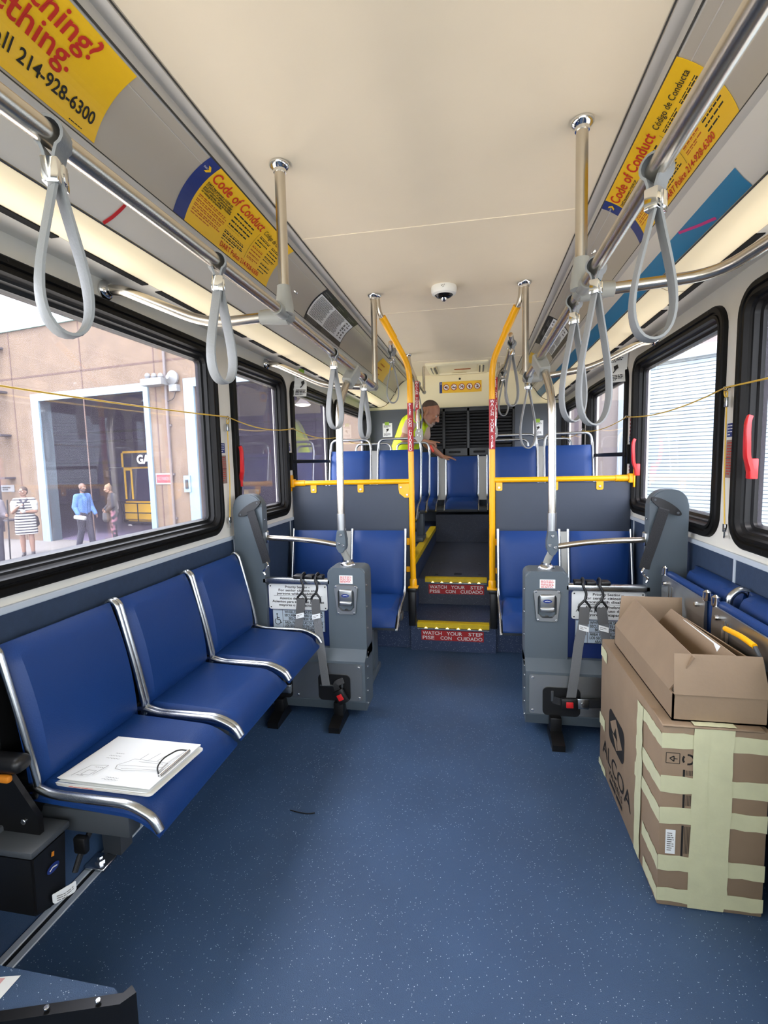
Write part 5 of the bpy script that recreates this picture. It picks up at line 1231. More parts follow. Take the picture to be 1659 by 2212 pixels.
# small curved scrap on the floor
bm = NB(); tube(bm, [at_z(627, 1750, 0.003), at_z(645, 1755, 0.003), at_z(665, 1758, 0.003), at_z(680, 1756, 0.003)], 0.0022, 6, 0.02); one('floor_scrap', bm, M['black'], 'thin curved black scrap lying on the open blue floor', 'scrap')
# ================================================================ cards in the ceiling coves
ARCL = 0.222
def cove_f(s, y0):
    """u along the bus in reading direction, v down the concave panel (0..1 of its height is ARCL metres)."""
    def f(u, v, h):
        tt = v / ARCL; x, z = ARC(tt); x2, z2 = ARC(tt + 0.01); dx, dz = x2 - x, z2 - z; L = math.hypot(dx, dz)
        nx, nz = dz / L, -dx / L            # towards the aisle
        if nx > 0: nx, nz = -nx, -nz
        hh = h + 0.001
        return V((s * (x + nx * hh), y0 + (u if s < 0 else -u), z + nz * hh))
    return f
def card(label, s, y_start, w, t0=-0.02, t1=1.04):
    t = thing('advert_card', label, 'sign', (s * 0.79, y_start, 2.37), 'printed cards in the ceiling coves')
    return t, Sheet(cove_f(s, y_start), t), t0 * ARCL, t1 * ARCL
rg = random.Random(21)
# 1: telephone card, near left
t, sh, v0, v1 = card('yellow card with red words and a phone number nearest the camera on the left', -1, 0.52, 0.76, 0.0, 0.97)
w = 0.765
sh.slab('card', M['adyel'], 0, v0, w, v1, 0, 0.0012, 14)
sh.text('red_lettering', M['inkred'], 'something?', w - 0.105, 0.062, 0.078, 'RIGHT', 0.014, h=0.003)
sh.text('red_lettering', M['inkred'], 'something.', w - 0.135, 0.122, 0.078, 'RIGHT', 0.014, h=0.003)
sh.text('black_lettering', M['ink'], '214-928-6300', w - 0.022, 0.182, 0.046, 'RIGHT', 0.016, 0.225, h=0.003)
sh.text('black_lettering', M['ink'], 'or call', w - 0.265, 0.182, 0.052, 'RIGHT', 0.0, h=0.003)
sh.lines('black_lettering', M['ink'], w - 0.09, 0.206, 0.07, 1, 0.004, 0.0022, rg, h=0.003)
sh.done()
def conduct(s, y_start, w, label):
    t, sh, v0, v1 = card(label, s, y_start, w, -0.03, 1.06)
    B = 0.065
    sh.slab('card', M['adyel'], B, v0, w, v1, 0, 0.0012, 14)
    sh.slab('blue_band', M['adblue'], 0, v0, B, v1, 0, 0.0013, 14)
    # arrow emblem with the operator's letters
    sh.poly('emblem', M['adyel'], [(0.022, 0.016), (0.036, 0.016), (0.050, 0.028), (0.036, 0.041), (0.022, 0.041), (0.036, 0.028)], 0.003)
    sh.text('emblem_lettering', M['inkwhite'], 'DART', 0.008, 0.032, 0.009, 'LEFT', 0.0, h=0.0036)
    k = (w - B)
    sh.text('red_lettering', M['inkred'], 'Code of Conduct', B + 0.012, 0.046, 0.056, 'LEFT', 0.010, k * 0.585, h=0.003)
    sh.text('black_lettering', M['ink'], 'Código de Conducta', B + k * 0.635, 0.042, 0.030, 'LEFT', 0.004, k * 0.33, h=0.003)
    sh.text('red_lettering', M['inkred'], 'DART Police 214-928-6300', B + k * 0.34, 0.210, 0.029, 'LEFT', 0.010, k * 0.50, h=0.003)
    for i, tx in enumerate(('DART has adopted a CODE OF', 'CONDUCT to enhance the safety', 'and comfort of all persons riding', 'DART vehicles, using its facilities', 'or visiting its properties.')):
        sh.text('black_lettering', M['ink'], tx, B + 0.012, 0.063 + i * 0.0090, 0.0105, 'LEFT', 0.03, k * (0.255, 0.265, 0.275, 0.28, 0.2)[i], h=0.003)
    sh.lines('small_red_print', M['inkbrown'], B + 0.016, 0.108, k * 0.29, 9, 0.0085, 0.0056, rg)
    sh.lines('small_black_print', M['ink'], B + k * 0.335, 0.060, k * 0.24, 8, 0.0088, 0.0060, rg)
    sh.lines('small_black_print', M['ink'], B + k * 0.335, 0.140, k * 0.25, 5, 0.0088, 0.0060, rg)
    sh.stroke('black_lettering', M['ink'], [(B + k * 0.615, 0.055 + q * 0.013) for q in range(11)], 0.0016, 0.003)
    sh.lines('small_black_print', M['ink'], B + k * 0.64, 0.055, k * 0.15, 6, 0.0078, 0.0050, rg)
    sh.lines('small_red_print', M['inkbrown'], B + k * 0.64, 0.106, k * 0.155, 9, 0.0078, 0.0050, rg)
    sh.lines('small_black_print', M['ink'], B + k * 0.815, 0.055, k * 0.15, 10, 0.0078, 0.0050, rg)
    sh.lines('small_black_print', M['ink'], B + k * 0.815, 0.140, k * 0.15, 6, 0.0078, 0.0050, rg)
    sh.done()
conduct(-1, 1.65, 0.77, 'yellow conduct card with blue end band on the left cove beside the first ceiling post')
conduct(1, 2.33, 0.80, 'yellow conduct card with blue end band on the right cove behind the handrail')
def notice(s, y_start, w, label):
    t, sh, v0, v1 = card(label, s, y_start, w, -0.03, 1.08)
    sh.slab('card', M['adblack'], 0, v0, w, v1, 0, 0.0012, 14)
    sh.rect('white_panel', M['paper'], 0.014, 0.036, w - 0.014, 0.190, 0.002, 12)
    for a in (0.02, 0.37, 0.70): sh.lines('white_print', M['inkgrey'], a * w + 0.006, 0.008, w * 0.2, 2, 0.012, 0.006, rg, h=0.003)
    for a in (0.03, 0.40): sh.lines('white_print', M['inkgrey'], a * w + 0.006, 0.196, w * 0.25, 4, 0.008, 0.003, rg, h=0.003)
    for a, n in ((0.035, 18), (0.40, 18)): sh.lines('black_print', M['ink'], a * w + 0.008, 0.044, w * 0.33, n, 0.0078, 0.0036, rg, h=0.003)
    for i in range(2):
        for j in range(6): sh.rect('diagram', M['inkgrey'], w * (0.80 + 0.08 * i), 0.046 + j * 0.023, w * (0.80 + 0.08 * i) + w * rg.uniform(.03, .06), 0.046 + j * 0.023 + rg.uniform(.008, .018), 0.003)
    sh.done()
notice(-1, 2.975, 0.785, 'black bordered white notice on the left cove ahead of the second ceiling post')
notice(1, 4.76, 0.85, 'black bordered white notice on the right cove behind the handrail')
def ycard(s, y_start, w, label, t0, t1):
    t, sh, v0, v1 = card(label, s, y_start, w, t0, t1)
    sh.slab('card', M['adyel'], 0, v0, w, v1, 0, 0.0012, 12)
    for i, a in enumerate((0.28, 0.52, 0.78)): sh.lines('print', M['inkbrown'], w * 0.15, v0 + (v1 - v0) * a - 0.008, w * 0.6, 1, 0.02, 0.012, rg, h=0.003)
    sh.done()
ycard(-1, 4.95, 0.60, 'small yellow card on the left cove behind the second ceiling post', 0.12, 1.05)
ycard(1, 5.62, 0.46, 'small yellow card on the right cove past the black bordered notice', 0.0, 1.0)

# marker strokes on the duct noses
def nose_pt(s, y, q):
    S2 = SEC['nose']; k = q * (len(S2) - 1); i = min(int(k), len(S2) - 2); a, b = S2[i], S2[i + 1]; f = k - i
    return V((s * (a[0] + (b[0] - a[0]) * f - 0.0015), y, a[1] + (b[1] - a[1]) * f - 0.0015))
bm = NB(); ribbon(bm, [nose_pt(-1, 1.425 + 0.035 * (k / 8), 1.0 - 0.62 * k / 8) for k in range(9)], 0.012, 0.001, (1, 0, -1)); one('marker_line', bm, M['marker'], 'short red marker stroke on the left duct between the straps', 'mark')
bm = NB(); ribbon(bm, [nose_pt(1, 2.06 - 0.20 * k / 8, 0.50 + 0.42 * k / 8) for k in range(9)], 0.010, 0.001, (-1, 0, -1)); one('marker_line', bm, M['pink'], 'short pink marker stroke across the blue stripe on the right duct', 'mark')

# screws on the coves
for s, y, q in ((-1, 2.72, 0.62), (1, 2.70, 0.25), (1, 2.05, 1.0)):
    x, z = ARC(q); bm = NB(); lathe(bm, [(0.010, 0), (0.010, 0.003), (0.006, 0.008), (0.006, 0.02), (0.003, 0.022)], (s * x, y, z), (-s * 0.72, 0, -0.69), 12)
    one('cove_screw', bm, M['chrome'], 'shiny latch screw on the %s' % {(-1, 0.62): 'left cove between the conduct card and the bordered notice', (1, 0.25): 'right cove just past the first ceiling post', (1, 1.0): 'right cove near the wall arm of the handrail'}[(s, q)], 'screw')

# ceiling camera dome
t = thing('dome_camera', 'white round camera dome with a black lens on the ceiling', 'camera', (-0.02, 3.25, 2.49))
bm = NB(); lathe(bm, [(0.078, 0.0), (0.080, 0.008), (0.080, 0.030), (0.074, 0.044), (0.058, 0.052), (0.056, 0.050)], (-0.02, 3.25, 2.49), (0, 0, -1), 32); hs = obj('housing', bm, M['white'], t)
bm = NB(); lathe(bm, [(0.056, 0.050), (0.046, 0.062), (0.024, 0.070), (0.004, 0.071)], (-0.02, 3.25, 2.49), (0, 0, -1), 28); obj('lens_cover', bm, mat('lens_black', (10, 10, 11), 0.15), t)
bm = NB(); lathe(bm, [(0.022, 0.068), (0.018, 0.080), (0.008, 0.088), (0.001, 0.089)], (-0.02, 3.25, 2.49), (0, 0, -1), 20); obj('lens', bm, M['chrome'], t)
sh = Sheet(lambda u, v, h: V((-0.02 + u, 3.25 - math.sqrt(max(0, (0.0805 + h) ** 2 - u * u)), 2.478 - v)), t); sh.stroke('maker_mark', M['inkgrey'], [(-0.012, 0.0), (-0.008, 0.008), (-0.003, 0.0)], 0.003); sh.stroke('maker_mark', M['inkgrey'], [(0.003, 0.008), (0.010, -0.002)], 0.003); sh.stroke('maker_mark', M['inkgrey'], [(-0.006, 0.013), (0.006, 0.013)], 0.002); sh.done()

# rear roof hatch
t = thing('roof_hatch', 'cream roof hatch with two recessed grips on the ceiling by the back wall', 'hatch', (-0.03, 6.03, 2.49))
X0, X1, Y0, Y1 = -0.39, 0.31, 5.66, 6.42
def rr3(x0, x1, y0, y1, z, r=0.03): return [(a, b, z) for a, b in rrect(x0, x1, y0, y1, r, 5)]
bm = NB(); ring_loft(bm, [rr3(X0, X1, Y0, Y1, 2.49), rr3(X0, X1, Y0, Y1, 2.478), rr3(X0 + .012, X1 - .012, Y0 + .012, Y1 - .012, 2.470), rr3(X0 + .10, X1 - .10, Y0 + .09, Y1 - .09, 2.466), rr3(X0 + .115, X1 - .115, Y0 + .105, Y1 - .105, 2.482)]); obj('hatch_frame', bm, M['rearc'], t)
bm = NB(); bm.faces.new([bm.verts.new(p) for p in rr3(X0 + .11, X1 - .11, Y0 + .10, Y1 - .10, 2.4815)]); obj('hatch_lid', bm, M['rearc'], t, False)
for x in (X0 + 0.075, X1 - 0.075):
    bm = NB(); prism(bm, rrect(x - 0.03, x + 0.03, Y0 + 0.17, Y1 - 0.17, 0.03, 6), 2.462, 2.470, lambda a, b, d: V((a, b, d))); g = obj('recessed_grip', bm, M['greydk'], t)
    bm = NB(); tube(bm, [(x, Y0 + 0.14, 2.468), (x, Y0 + 0.22, 2.452), (x, Y1 - 0.22, 2.452), (x, Y1 - 0.14, 2.468)], 0.012, 8, 0.05); obj('grip_bar', bm, M['rearc'], t)
sh = Sheet(lambda u, v, h: V((X1 - 0.2 - u, Y1 - 0.30 - v, 2.4805 - h)), t); sh.lines('hatch_print', M['inkbrown'], 0.0, 0.0, 0.32, 1, 0.02, 0.06, random.Random(9), h=0.001); sh.done()
bm = NB(); rbox(bm, -0.12, 0.06, Y1 - 0.16, Y1 - 0.12, 2.455, 2.47, 0.008, 2); obj('hatch_handle', bm, M['rearc'], t)

# grille with louvres
t = thing('air_grille', 'black louvred grille panel in the middle of the back wall', 'grille', (0.1, 6.42, 1.75))
gx0, gx1, gz0, gz1 = -0.55, 0.64, 1.46, 2.058
bm = NB(); rbox(bm, gx0, gx1, 6.415, 6.44, gz0, gz1, 0.006, 2); obj('backing', bm, mat('grille_dark', (14, 14, 15), 0.7), t)
cols = [(-0.52, -0.25), (-0.215, 0.055), (0.09, 0.36), (0.395, 0.61)]
bm = NB()
for a, b in zip([gx0] + [c[1] for c in cols], [c[0] for c in cols] + [gx1]): rbox(bm, a, b, 6.395, 6.42, gz0, gz1, 0.004, 1)
rbox(bm, gx0, gx1, 6.395, 6.42, gz1 - 0.04, gz1, 0.004, 1); rbox(bm, gx0, gx1, 6.395, 6.42, gz0, gz0 + 0.10, 0.004, 1)
obj('grille_frame', bm, M['blackm'], t)
for a, b in cols:
    bm = NB(); z = gz0 + 0.125
    while z < gz1 - 0.05:
        prism(bm, [(6.42, z + 0.026), (6.385, z + 0.004), (6.385, z), (6.42, z + 0.018)], a + 0.006, b - 0.006, lambda p, q, d: V((d, p, q))); z += 0.0385
    obj('louvre_slat', bm, M['blackm'], t, False)
bm = NB()
for x in (-0.10, 0.21): rbox(bm, x - 0.075, x + 0.075, 6.388, 6.40, gz0 + 0.035, gz0 + 0.062, 0.008, 2)
obj('grip_slot', bm, mat('slot_black', (4, 4, 4), 0.9), t)

# prohibition strip above the grille
t = thing('prohibition_sign', 'yellow strip of five red ringed prohibition symbols on the cream back wall', 'sign', (-0.02, 6.44, 2.32))
sh = Sheet(face_y(-0.285, 2.395, 6.447), t); w, h_ = 0.525, 0.138
sh.slab('card', M['adyel'], 0.03, 0, w, h_, 0, 0.002); sh.slab('blue_band', M['adblue'], 0, 0, 0.034, h_, 0, 0.0025, 1)
sh.poly('emblem', M['inkwhite'], [(0.012, 0.012), (0.018, 0.012), (0.026, 0.022), (0.018, 0.032), (0.012, 0.032), (0.018, 0.022)], 0.004)
for i in range(5):
    cu, cv = 0.085 + i * 0.097, 0.068
    sh.poly('white_disc', M['paper'], [(cu + 0.038 * math.cos(q * PI / 12), cv + 0.038 * math.sin(q * PI / 12)) for q in range(24)], 0.003)
    kk = M['ink']
    pic = [[(-.02, 0), (.012, -.012), (.012, .012), (-.02, 0)], [(-.022, .006), (.018, .006), (.024, -.004)], [(-.016, .012), (-.004, -.004), (.014, -.012), (.016, .014)], [(0, -.022), (0, .022), (-.012, -.006), (.012, -.006)], [(-.01, -.016), (.008, -.014), (.01, .018), (-.006, .004), (-.012, .018)]][i]
    sh.stroke('pictogram', kk, [(cu + a, cv + b) for a, b in pic], 0.0085, 0.004)
    sh.ring('red_ring', M['redsign'], cu, cv, 0.033, 0.040, 0.005)
    sh.stroke('red_ring', M['redsign'], [(cu - 0.026, cv - 0.026), (cu + 0.026, cv + 0.026)], 0.006, 0.005)
sh.done()
for x, nm in ((-0.03, 'above the prohibition strip'), (0.47, 'on the right of the cream back wall')):
    bm = NB(); lathe(bm, [(0.013, 0), (0.013, 0.006), (0.005, 0.010)], (x, 6.45, 2.425 if x < 0 else 2.405), (0, -1, 0), 14); one('rear_stud', bm, M['black'], 'small black stud ' + nm, 'stud')

# camera notices: paper slips held by green tape
def slip(label, fn, w, h, curved=False):
    o = fn(w / 2, h / 2, 0); t = thing('taped_notice', label, 'notice', o)
    sh = Sheet(fn, t); sh.slab('paper', M['paper'], 0, 0, w, h, 0, 0.0015, 8); sh.rect('green_tape', M['green'], w * .22, -h * .10, w * .68, h * .14, 0.003, 2)
    sh.lines('print', M['ink'], w * .12, h * .16, w * .76, 3, h * .055, h * .028, rg, h=0.003)
    sh.poly('camera_symbol', M['ink'], [(w * .36, h * .44), (w * .60, h * .38), (w * .66, h * .50), (w * .44, h * .60)], 0.003); sh.stroke('camera_symbol', M['ink'], [(w * .5, h * .56), (w * .34, h * .66)], w * .06, 0.003)
    sh.lines('print', M['ink'], w * .12, h * .74, w * .76, 4, h * .055, h * .028, rg, h=0.003); sh.done()
slip('white camera notice with green tape on the left of the back wall', face_y(-1.03, 1.905, 6.436), 0.125, 0.175)
slip('white camera notice with green tape on the right of the back wall', face_y(0.862, 1.872, 6.436), 0.122, 0.185)
def wall_slip(s):
    # hangs from the duct edge beside the wall, its free side curling out towards the aisle
    def f(u, v, h):
        a = v / 0.21; z = 2.110 - 0.195 * a; q = u / 0.15
        x = 1.192 - 0.10 * q - 0.02 * math.sin(q * PI) - 0.03 * (1 - a) * (1 - q)
        y = (3.62 if s < 0 else 3.70) + 0.035 * q + 0.02 * math.sin(a * PI)
        if s > 0: x = 1.192 - 0.10 * (1 - q) - 0.02 * math.sin(q * PI); y = 3.70 + 0.035 * (1 - q) + 0.02 * math.sin(a * PI)
        return V((s * x, y - h, z))
    return f
slip('curling white camera notice with green tape high on the left wall post', wall_slip(-1), 0.15, 0.21)
slip('curling white camera notice high on the right wall post', wall_slip(1), 0.15, 0.21)

# pull cords along the windows
def pull_cord(s, label, drop_y):
    t = thing('pull_cord', label, 'cord', (s * 1.168, 2.5, 1.66))
    ys = [0.1, drop_y - 0.02, 3.545 if s < 0 else 3.61, 4.72 if s < 0 else 5.02, 6.2]; zs = [1.665, 1.672, 1.668, 1.655, 1.655]
    pts = []
    for i in range(4):
        for k in range(8):
            q = k / 8; pts.append((s * 1.166, ys[i] + (ys[i + 1] - ys[i]) * q, zs[i] + (zs[i + 1] - zs[i]) * q - (0.035 if i < 3 else 0.03) * 4 * q * (1 - q) * (0.55 if i == 0 else 1)))
    pts.append((s * 1.166, ys[4], zs[4]))
    bm = NB(); tube(bm, pts, 0.0032, 8); obj('cord', bm, M['cord'], t)
    for y in ys[1:4]:
        bm = NB(); tube(bm, [(s * 1.197, y, 1.672), (s * 1.172, y, 1.672)], 0.004, 8); r = [(s * 1.166 + 0, y, 1.668 + 0) for _ in range(1)]
        tube(bm, [(s * 1.166 + 0.008 * math.cos(a * PI / 6), y, 1.668 + 0.008 * math.sin(a * PI / 6)) for a in range(12)], 0.0022, 6, closed=True); obj('cord_ring', bm, M['chrome'], t)
    y = drop_y
    bm = NB(); tube(bm, [(s * 1.172, y, 1.665), (s * 1.178, y - 0.012, 1.655), (s * 1.178, y - 0.006, 1.63), (s * 1.18, y - 0.01, 1.3), (s * 1.182, y - 0.03, 1.09)], 0.003, 8, 0.02); tube(bm, [(s * 1.172, y, 1.668), (s * 1.176, y + 0.012, 1.65), (s * 1.178, y - 0.004, 1.628)], 0.003, 8, 0.01); obj('drop_cord', bm, M['cord'], t)
    bm = NB(); rbox(bm, s * 1.178 - 0.006, s * 1.178 + 0.006, y - 0.016, y + 0.006, 1.595, 1.635, 0.003, 2); obj('crimp_sleeve', bm, M['alu'], t)
    bm = NB(); rbox(bm, s * 1.182 - 0.006, s * 1.182 + 0.006, y - 0.042, y - 0.02, 1.085, 1.12, 0.003, 2); tube(bm, [(s * 1.198, y - 0.03, 1.065), (s * 1.18, y - 0.03, 1.065)], 0.006, 8); tube(bm, [(s * 1.182, y - 0.03, 1.09), (s * 1.182, y - 0.03, 1.06)], 0.004, 8); obj('anchor', bm, M['chrome'], t)
pull_cord(-1, 'yellow stop cord strung along the left windows with a hanging tail', 2.575)
pull_cord(1, 'yellow stop cord strung along the right windows with a hanging tail', 2.275)
# labels on the window posts
brownm = mat('brown_plate', (146, 122, 112), 0.5)
for s, y, z1, z0, w, m, lab in ((-1, 2.515, 1.53, 1.475, 0.05, 'adblue', 'small blue sticker on the first left window post'), (-1, 3.515, 1.56, 1.505, 0.04, 'adblue', 'small blue sticker on the second left window post'), (1, 2.30, 1.53, 1.475, 0.05, 'adblue', 'small blue sticker on the first right window post'), (1, 3.655, 1.545, 1.49, 0.04, 'adblue', 'small blue sticker on the second right window post')):
    t = thing('post_sticker', lab, 'sticker', (s * 1.198, y, z1))
    sh = Sheet((face_left if s < 0 else face_right)(y, z1, s * 1.2), t); sh.slab('plate', M[m], 0, 0, w, z1 - z0, 0, 0.0012); sh.lines('print', M['inkwhite'], 0.006, 0.008, w - 0.012, 4, 0.012, 0.004, rg, h=0.002); sh.done()
for s, y, lab in ((-1, 2.512, 'brown printed plate on the first left window post'), (1, 2.30, 'brown printed plate on the first right window post')):
    t = thing('instruction_plate', lab, 'plate', (s * 1.198, y, 1.46))
    sh = Sheet((face_left if s < 0 else face_right)(y, 1.462, s * 1.2), t); sh.slab('plate', brownm, 0, 0, 0.06, 0.155, 0, 0.0015); sh.rect('gap', M['greydk'], 0, 0.072, 0.06, 0.076, 0.002); sh.lines('print', M['inkred'], 0.006, 0.01, 0.046, 12, 0.0115, 0.004, rg, h=0.0025); sh.done()
t = thing('emergency_strip', 'narrow red lettered strip on the second right window post', 'sticker', (1.198, 3.64, 1.5))
sh = Sheet(face_right(3.645, 1.66, 1.2), t); sh.slab('plate', M['redsign'], 0, 0, 0.02, 0.47, 0, 0.001); sh.lines('print', M['inkwhite'], 0.004, 0.02, 0.012, 18, 0.024, 0.010, rg, h=0.002); sh.done()
# ================================================================ people
def remesh(bm, voxel, smooth=6, m=None, name='body', parent=None, colour=None):
    me = bpy.data.meshes.new('tmp'); bmesh.ops.recalc_face_normals(bm, faces=bm.faces); bm.to_mesh(me); bm.free()
    o = bpy.data.objects.new('tmp', me); COL.objects.link(o)
    r = o.modifiers.new('r', 'REMESH'); r.mode = 'VOXEL'; r.voxel_size = voxel
    if smooth:
        q = o.modifiers.new('s', 'SMOOTH'); q.iterations = smooth; q.factor = 0.5
    dg = bpy.context.evaluated_depsgraph_get(); me2 = bpy.data.meshes.new_from_object(o.evaluated_get(dg))
    bpy.data.objects.remove(o); bpy.data.meshes.remove(me)
    b2 = NB(); b2.from_mesh(me2); bpy.data.meshes.remove(me2)
    return b2
def ball(bm, c, r, sc=(1, 1, 1), R=None):
    mm = Matrix.Translation(c) @ (R.to_4x4() if R is not None else Matrix()) @ Matrix.Diagonal((*[r * k for k in sc], 1))
    bmesh.ops.create_icosphere(bm, subdivisions=3, radius=1.0, matrix=mm)
def cap(bm, a, b, ra, rb, n=12):
    """Tapered limb segment with round ends."""
    a, b = V(a), V(b); d = (b - a); L = d.length
    if L < 1e-6: ball(bm, a, ra); return
    q = V((0, 0, 1)).rotation_difference(d / L); prof = []
    for k in range(5): t = math.radians(-90 + 90 * k / 4); prof.append((max(0.001, ra * math.cos(t)), ra * math.sin(t)))
    for k in range(1, 5): t = math.radians(90 * k / 4); prof.append((max(0.001, rb * math.cos(t)), L + rb * math.sin(t)))
    prof.insert(5, (rb, L))
    rings = [[bm.verts.new(a + q @ V((r * math.cos(2 * PI * i / n), r * math.sin(2 * PI * i / n), h))) for i in range(n)] for r, h in prof]
    for p0, p1 in zip(rings, rings[1:]):
        for j in range(n): bm.faces.new((p0[j], p0[(j + 1) % n], p1[(j + 1) % n], p1[j]))
    bm.faces.new(rings[0][::-1]); bm.faces.new(rings[-1])
def chain(bm, pts, rs):
    for i in range(len(pts) - 1): cap(bm, pts[i], pts[i + 1], rs[i], rs[i + 1])
def head(bm, c, R, k=1.0, ears=True):
    """Head about its centre c; R columns: x = person's left, y = forward, z = up."""
    f = lambda x, y, z: c + R @ (V((x, y, z)) * k)
    ball(bm, f(0, -0.012, 0.028), 0.098 * k, (0.80, 0.98, 0.92), R)
    ball(bm, f(0, 0.020, -0.030), 0.078 * k, (0.80, 0.90, 1.0), R)
    ball(bm, f(0, 0.045, -0.085), 0.036 * k, (1.05, 0.9, 0.75), R)          # chin
    cap(bm, f(0.056, -0.012, -0.055), f(0.028, 0.045, -0.088), 0.024 * k, 0.022 * k); cap(bm, f(-0.056, -0.012, -0.055), f(-0.028, 0.045, -0.088), 0.024 * k, 0.022 * k)
    cap(bm, f(0, 0.086, 0.012), f(0, 0.108, -0.026), 0.010 * k, 0.0155 * k); ball(bm, f(0.011, 0.098, -0.030), 0.010 * k); ball(bm, f(-0.011, 0.098, -0.030), 0.010 * k)   # nose
    cap(bm, f(-0.038, 0.076, 0.024), f(0.038, 0.076, 0.024), 0.013 * k, 0.013 * k)      # brow
    cap(bm, f(-0.022, 0.083, -0.055), f(0.022, 0.083, -0.055), 0.0085 * k, 0.0085 * k); cap(bm, f(-0.019, 0.081, -0.066), f(0.019, 0.081, -0.066), 0.009 * k, 0.009 * k)   # lips
    for sx in (-1, 1):
        ball(bm, f(sx * 0.042, 0.066, -0.020), 0.024 * k)                   # cheek
        if ears: ball(bm, f(sx * 0.081, -0.012, -0.008), 0.032 * k, (0.35, 0.62, 1.0), R)
def face_bits(c, R, k, parent, eye=(40, 30, 24), lip=None):
    f = lambda x, y, z: c + R @ (V((x, y, z)) * k)
    for sx in (-1, 1):
        b = NB(); ball(b, f(sx * 0.031, 0.076, 0.004), 0.0115 * k, (1.25, .55, .7), R); e = obj('eye', b, M['paper'], parent)
        b = NB(); ball(b, f(sx * 0.031, 0.0815, 0.004), 0.0055 * k, (1, .5, 1), R); obj('iris', b, mat('iris', eye, 0.3), e)
        b = NB(); cap(b, f(sx * 0.016, 0.090, 0.026), f(sx * 0.046, 0.078, 0.026), 0.0045 * k, 0.0035 * k, 8); obj('eyebrow', b, mat('eyebrow', (70, 54, 44), 0.8), parent)
def hand(bm, w, d, up, side=1, curl=0.4, k=1.0, point=False):
    """Palm from the wrist w along d; up = back of the hand; side = which way the thumb leaves."""
    d = V(d).normalized(); up = (V(up) - d * V(up).dot(d)).normalized(); sd = d.cross(up) * side
    P = lambda a, b, c: V(w) + (d * a + sd * b + up * c) * k
    for b0 in (-0.027, -0.009, 0.009, 0.027): cap(bm, P(0.012, b0 * 0.55, 0), P(0.082, b0, 0), 0.016 * k, 0.0125 * k, 10)
    for i, (b0, L) in enumerate(((0.029, 0.070), (0.0095, 0.080), (-0.0095, 0.074), (-0.028, 0.058))):
        cu = curl if not (point and i == 0) else 0.05
        q = P(0.085, b0, 0); a = 0.0; r = 0.0095
        for seg in (0.45, 0.32, 0.23):
            a += cu * 1.1; n = q + (d * math.cos(a) - up * math.sin(a) + sd * b0 * 0.8) * (L * seg * k); cap(bm, q, n, r * k, (r - 0.001) * k, 8); q = n; r -= 0.001
    q = P(0.022, 0.026, -0.004); n = P(0.052, 0.056, -0.012); cap(bm, q, n, 0.014 * k, 0.011 * k, 8); m_ = n + (d * 0.7 + sd * 0.35 - up * 0.35 * curl) .normalized() * 0.034 * k; cap(bm, n, m_, 0.011 * k, 0.009 * k, 8)
def basis(fwd, up=(0, 0, 1)):
    y = V(fwd).normalized(); z = V(up); z = (z - y * z.dot(y)).normalized(); x = y.cross(z) * -1; x = z.cross(y) * -1
    x = y.cross(z); return Matrix((( -x.x, y.x, z.x), (-x.y, y.y, z.y), (-x.z, y.z, z.z)))
def shoe(bm, ankle, fwd, L=0.26, gz=None):
    f = V((fwd[0], fwd[1], 0)).normalized(); a = V(ankle); g = gz if gz is not None else a.z - 0.08
    h = V((a.x, a.y, g + 0.035)) - f * 0.045; t = V((a.x, a.y, g + 0.028)) + f * (L - 0.10)
    cap(bm, h, t, 0.037, 0.028); cap(bm, V((a.x, a.y, g + 0.05)), a + V((0, 0, 0.02)), 0.042, 0.042); cap(bm, V((a.x, a.y, g + 0.045)) + f * .03, t, 0.04, 0.034)

def body_limbs(bm, J, wide=1.0):
    """Whole naked figure from a joint dictionary: one continuous surface after remeshing."""
    chain(bm, [J['pelvis'], J['waist'], J['chest']], [0.125 * wide, 0.115 * wide, 0.125 * wide])
    ax = (V(J['shL']) - V(J['shR'])).normalized()
    for k in (-1, 1):
        cap(bm, V(J['pelvis']) + ax * 0.06 * k, V(J['chest']) + ax * 0.075 * k, 0.105 * wide, 0.10 * wide)
    cap(bm, J['shL'], J['shR'], 0.062, 0.062)
    chain(bm, [J['chest'], J['neck'], J['skull']], [0.085, 0.056, 0.055])
    for q in 'LR':
        cap(bm, V(J['chest']).lerp(V(J['sh' + q]), 0.5), J['sh' + q], 0.075, 0.062)
        chain(bm, [J['sh' + q], J['el' + q], J['wr' + q]], [0.056, 0.041, 0.029])
        mid = V(J['el' + q]).lerp(V(J['wr' + q]), 0.3); cap(bm, J['el' + q], mid, 0.041, 0.043); cap(bm, mid, J['wr' + q], 0.043, 0.028)
        chain(bm, [J['hip' + q], J['kn' + q], J['an' + q]], [0.088, 0.056, 0.040])
        mid = V(J['kn' + q]).lerp(V(J['an' + q]), 0.3); cap(bm, J['kn' + q], mid, 0.055, 0.059); cap(bm, mid, J['an' + q], 0.059, 0.038)

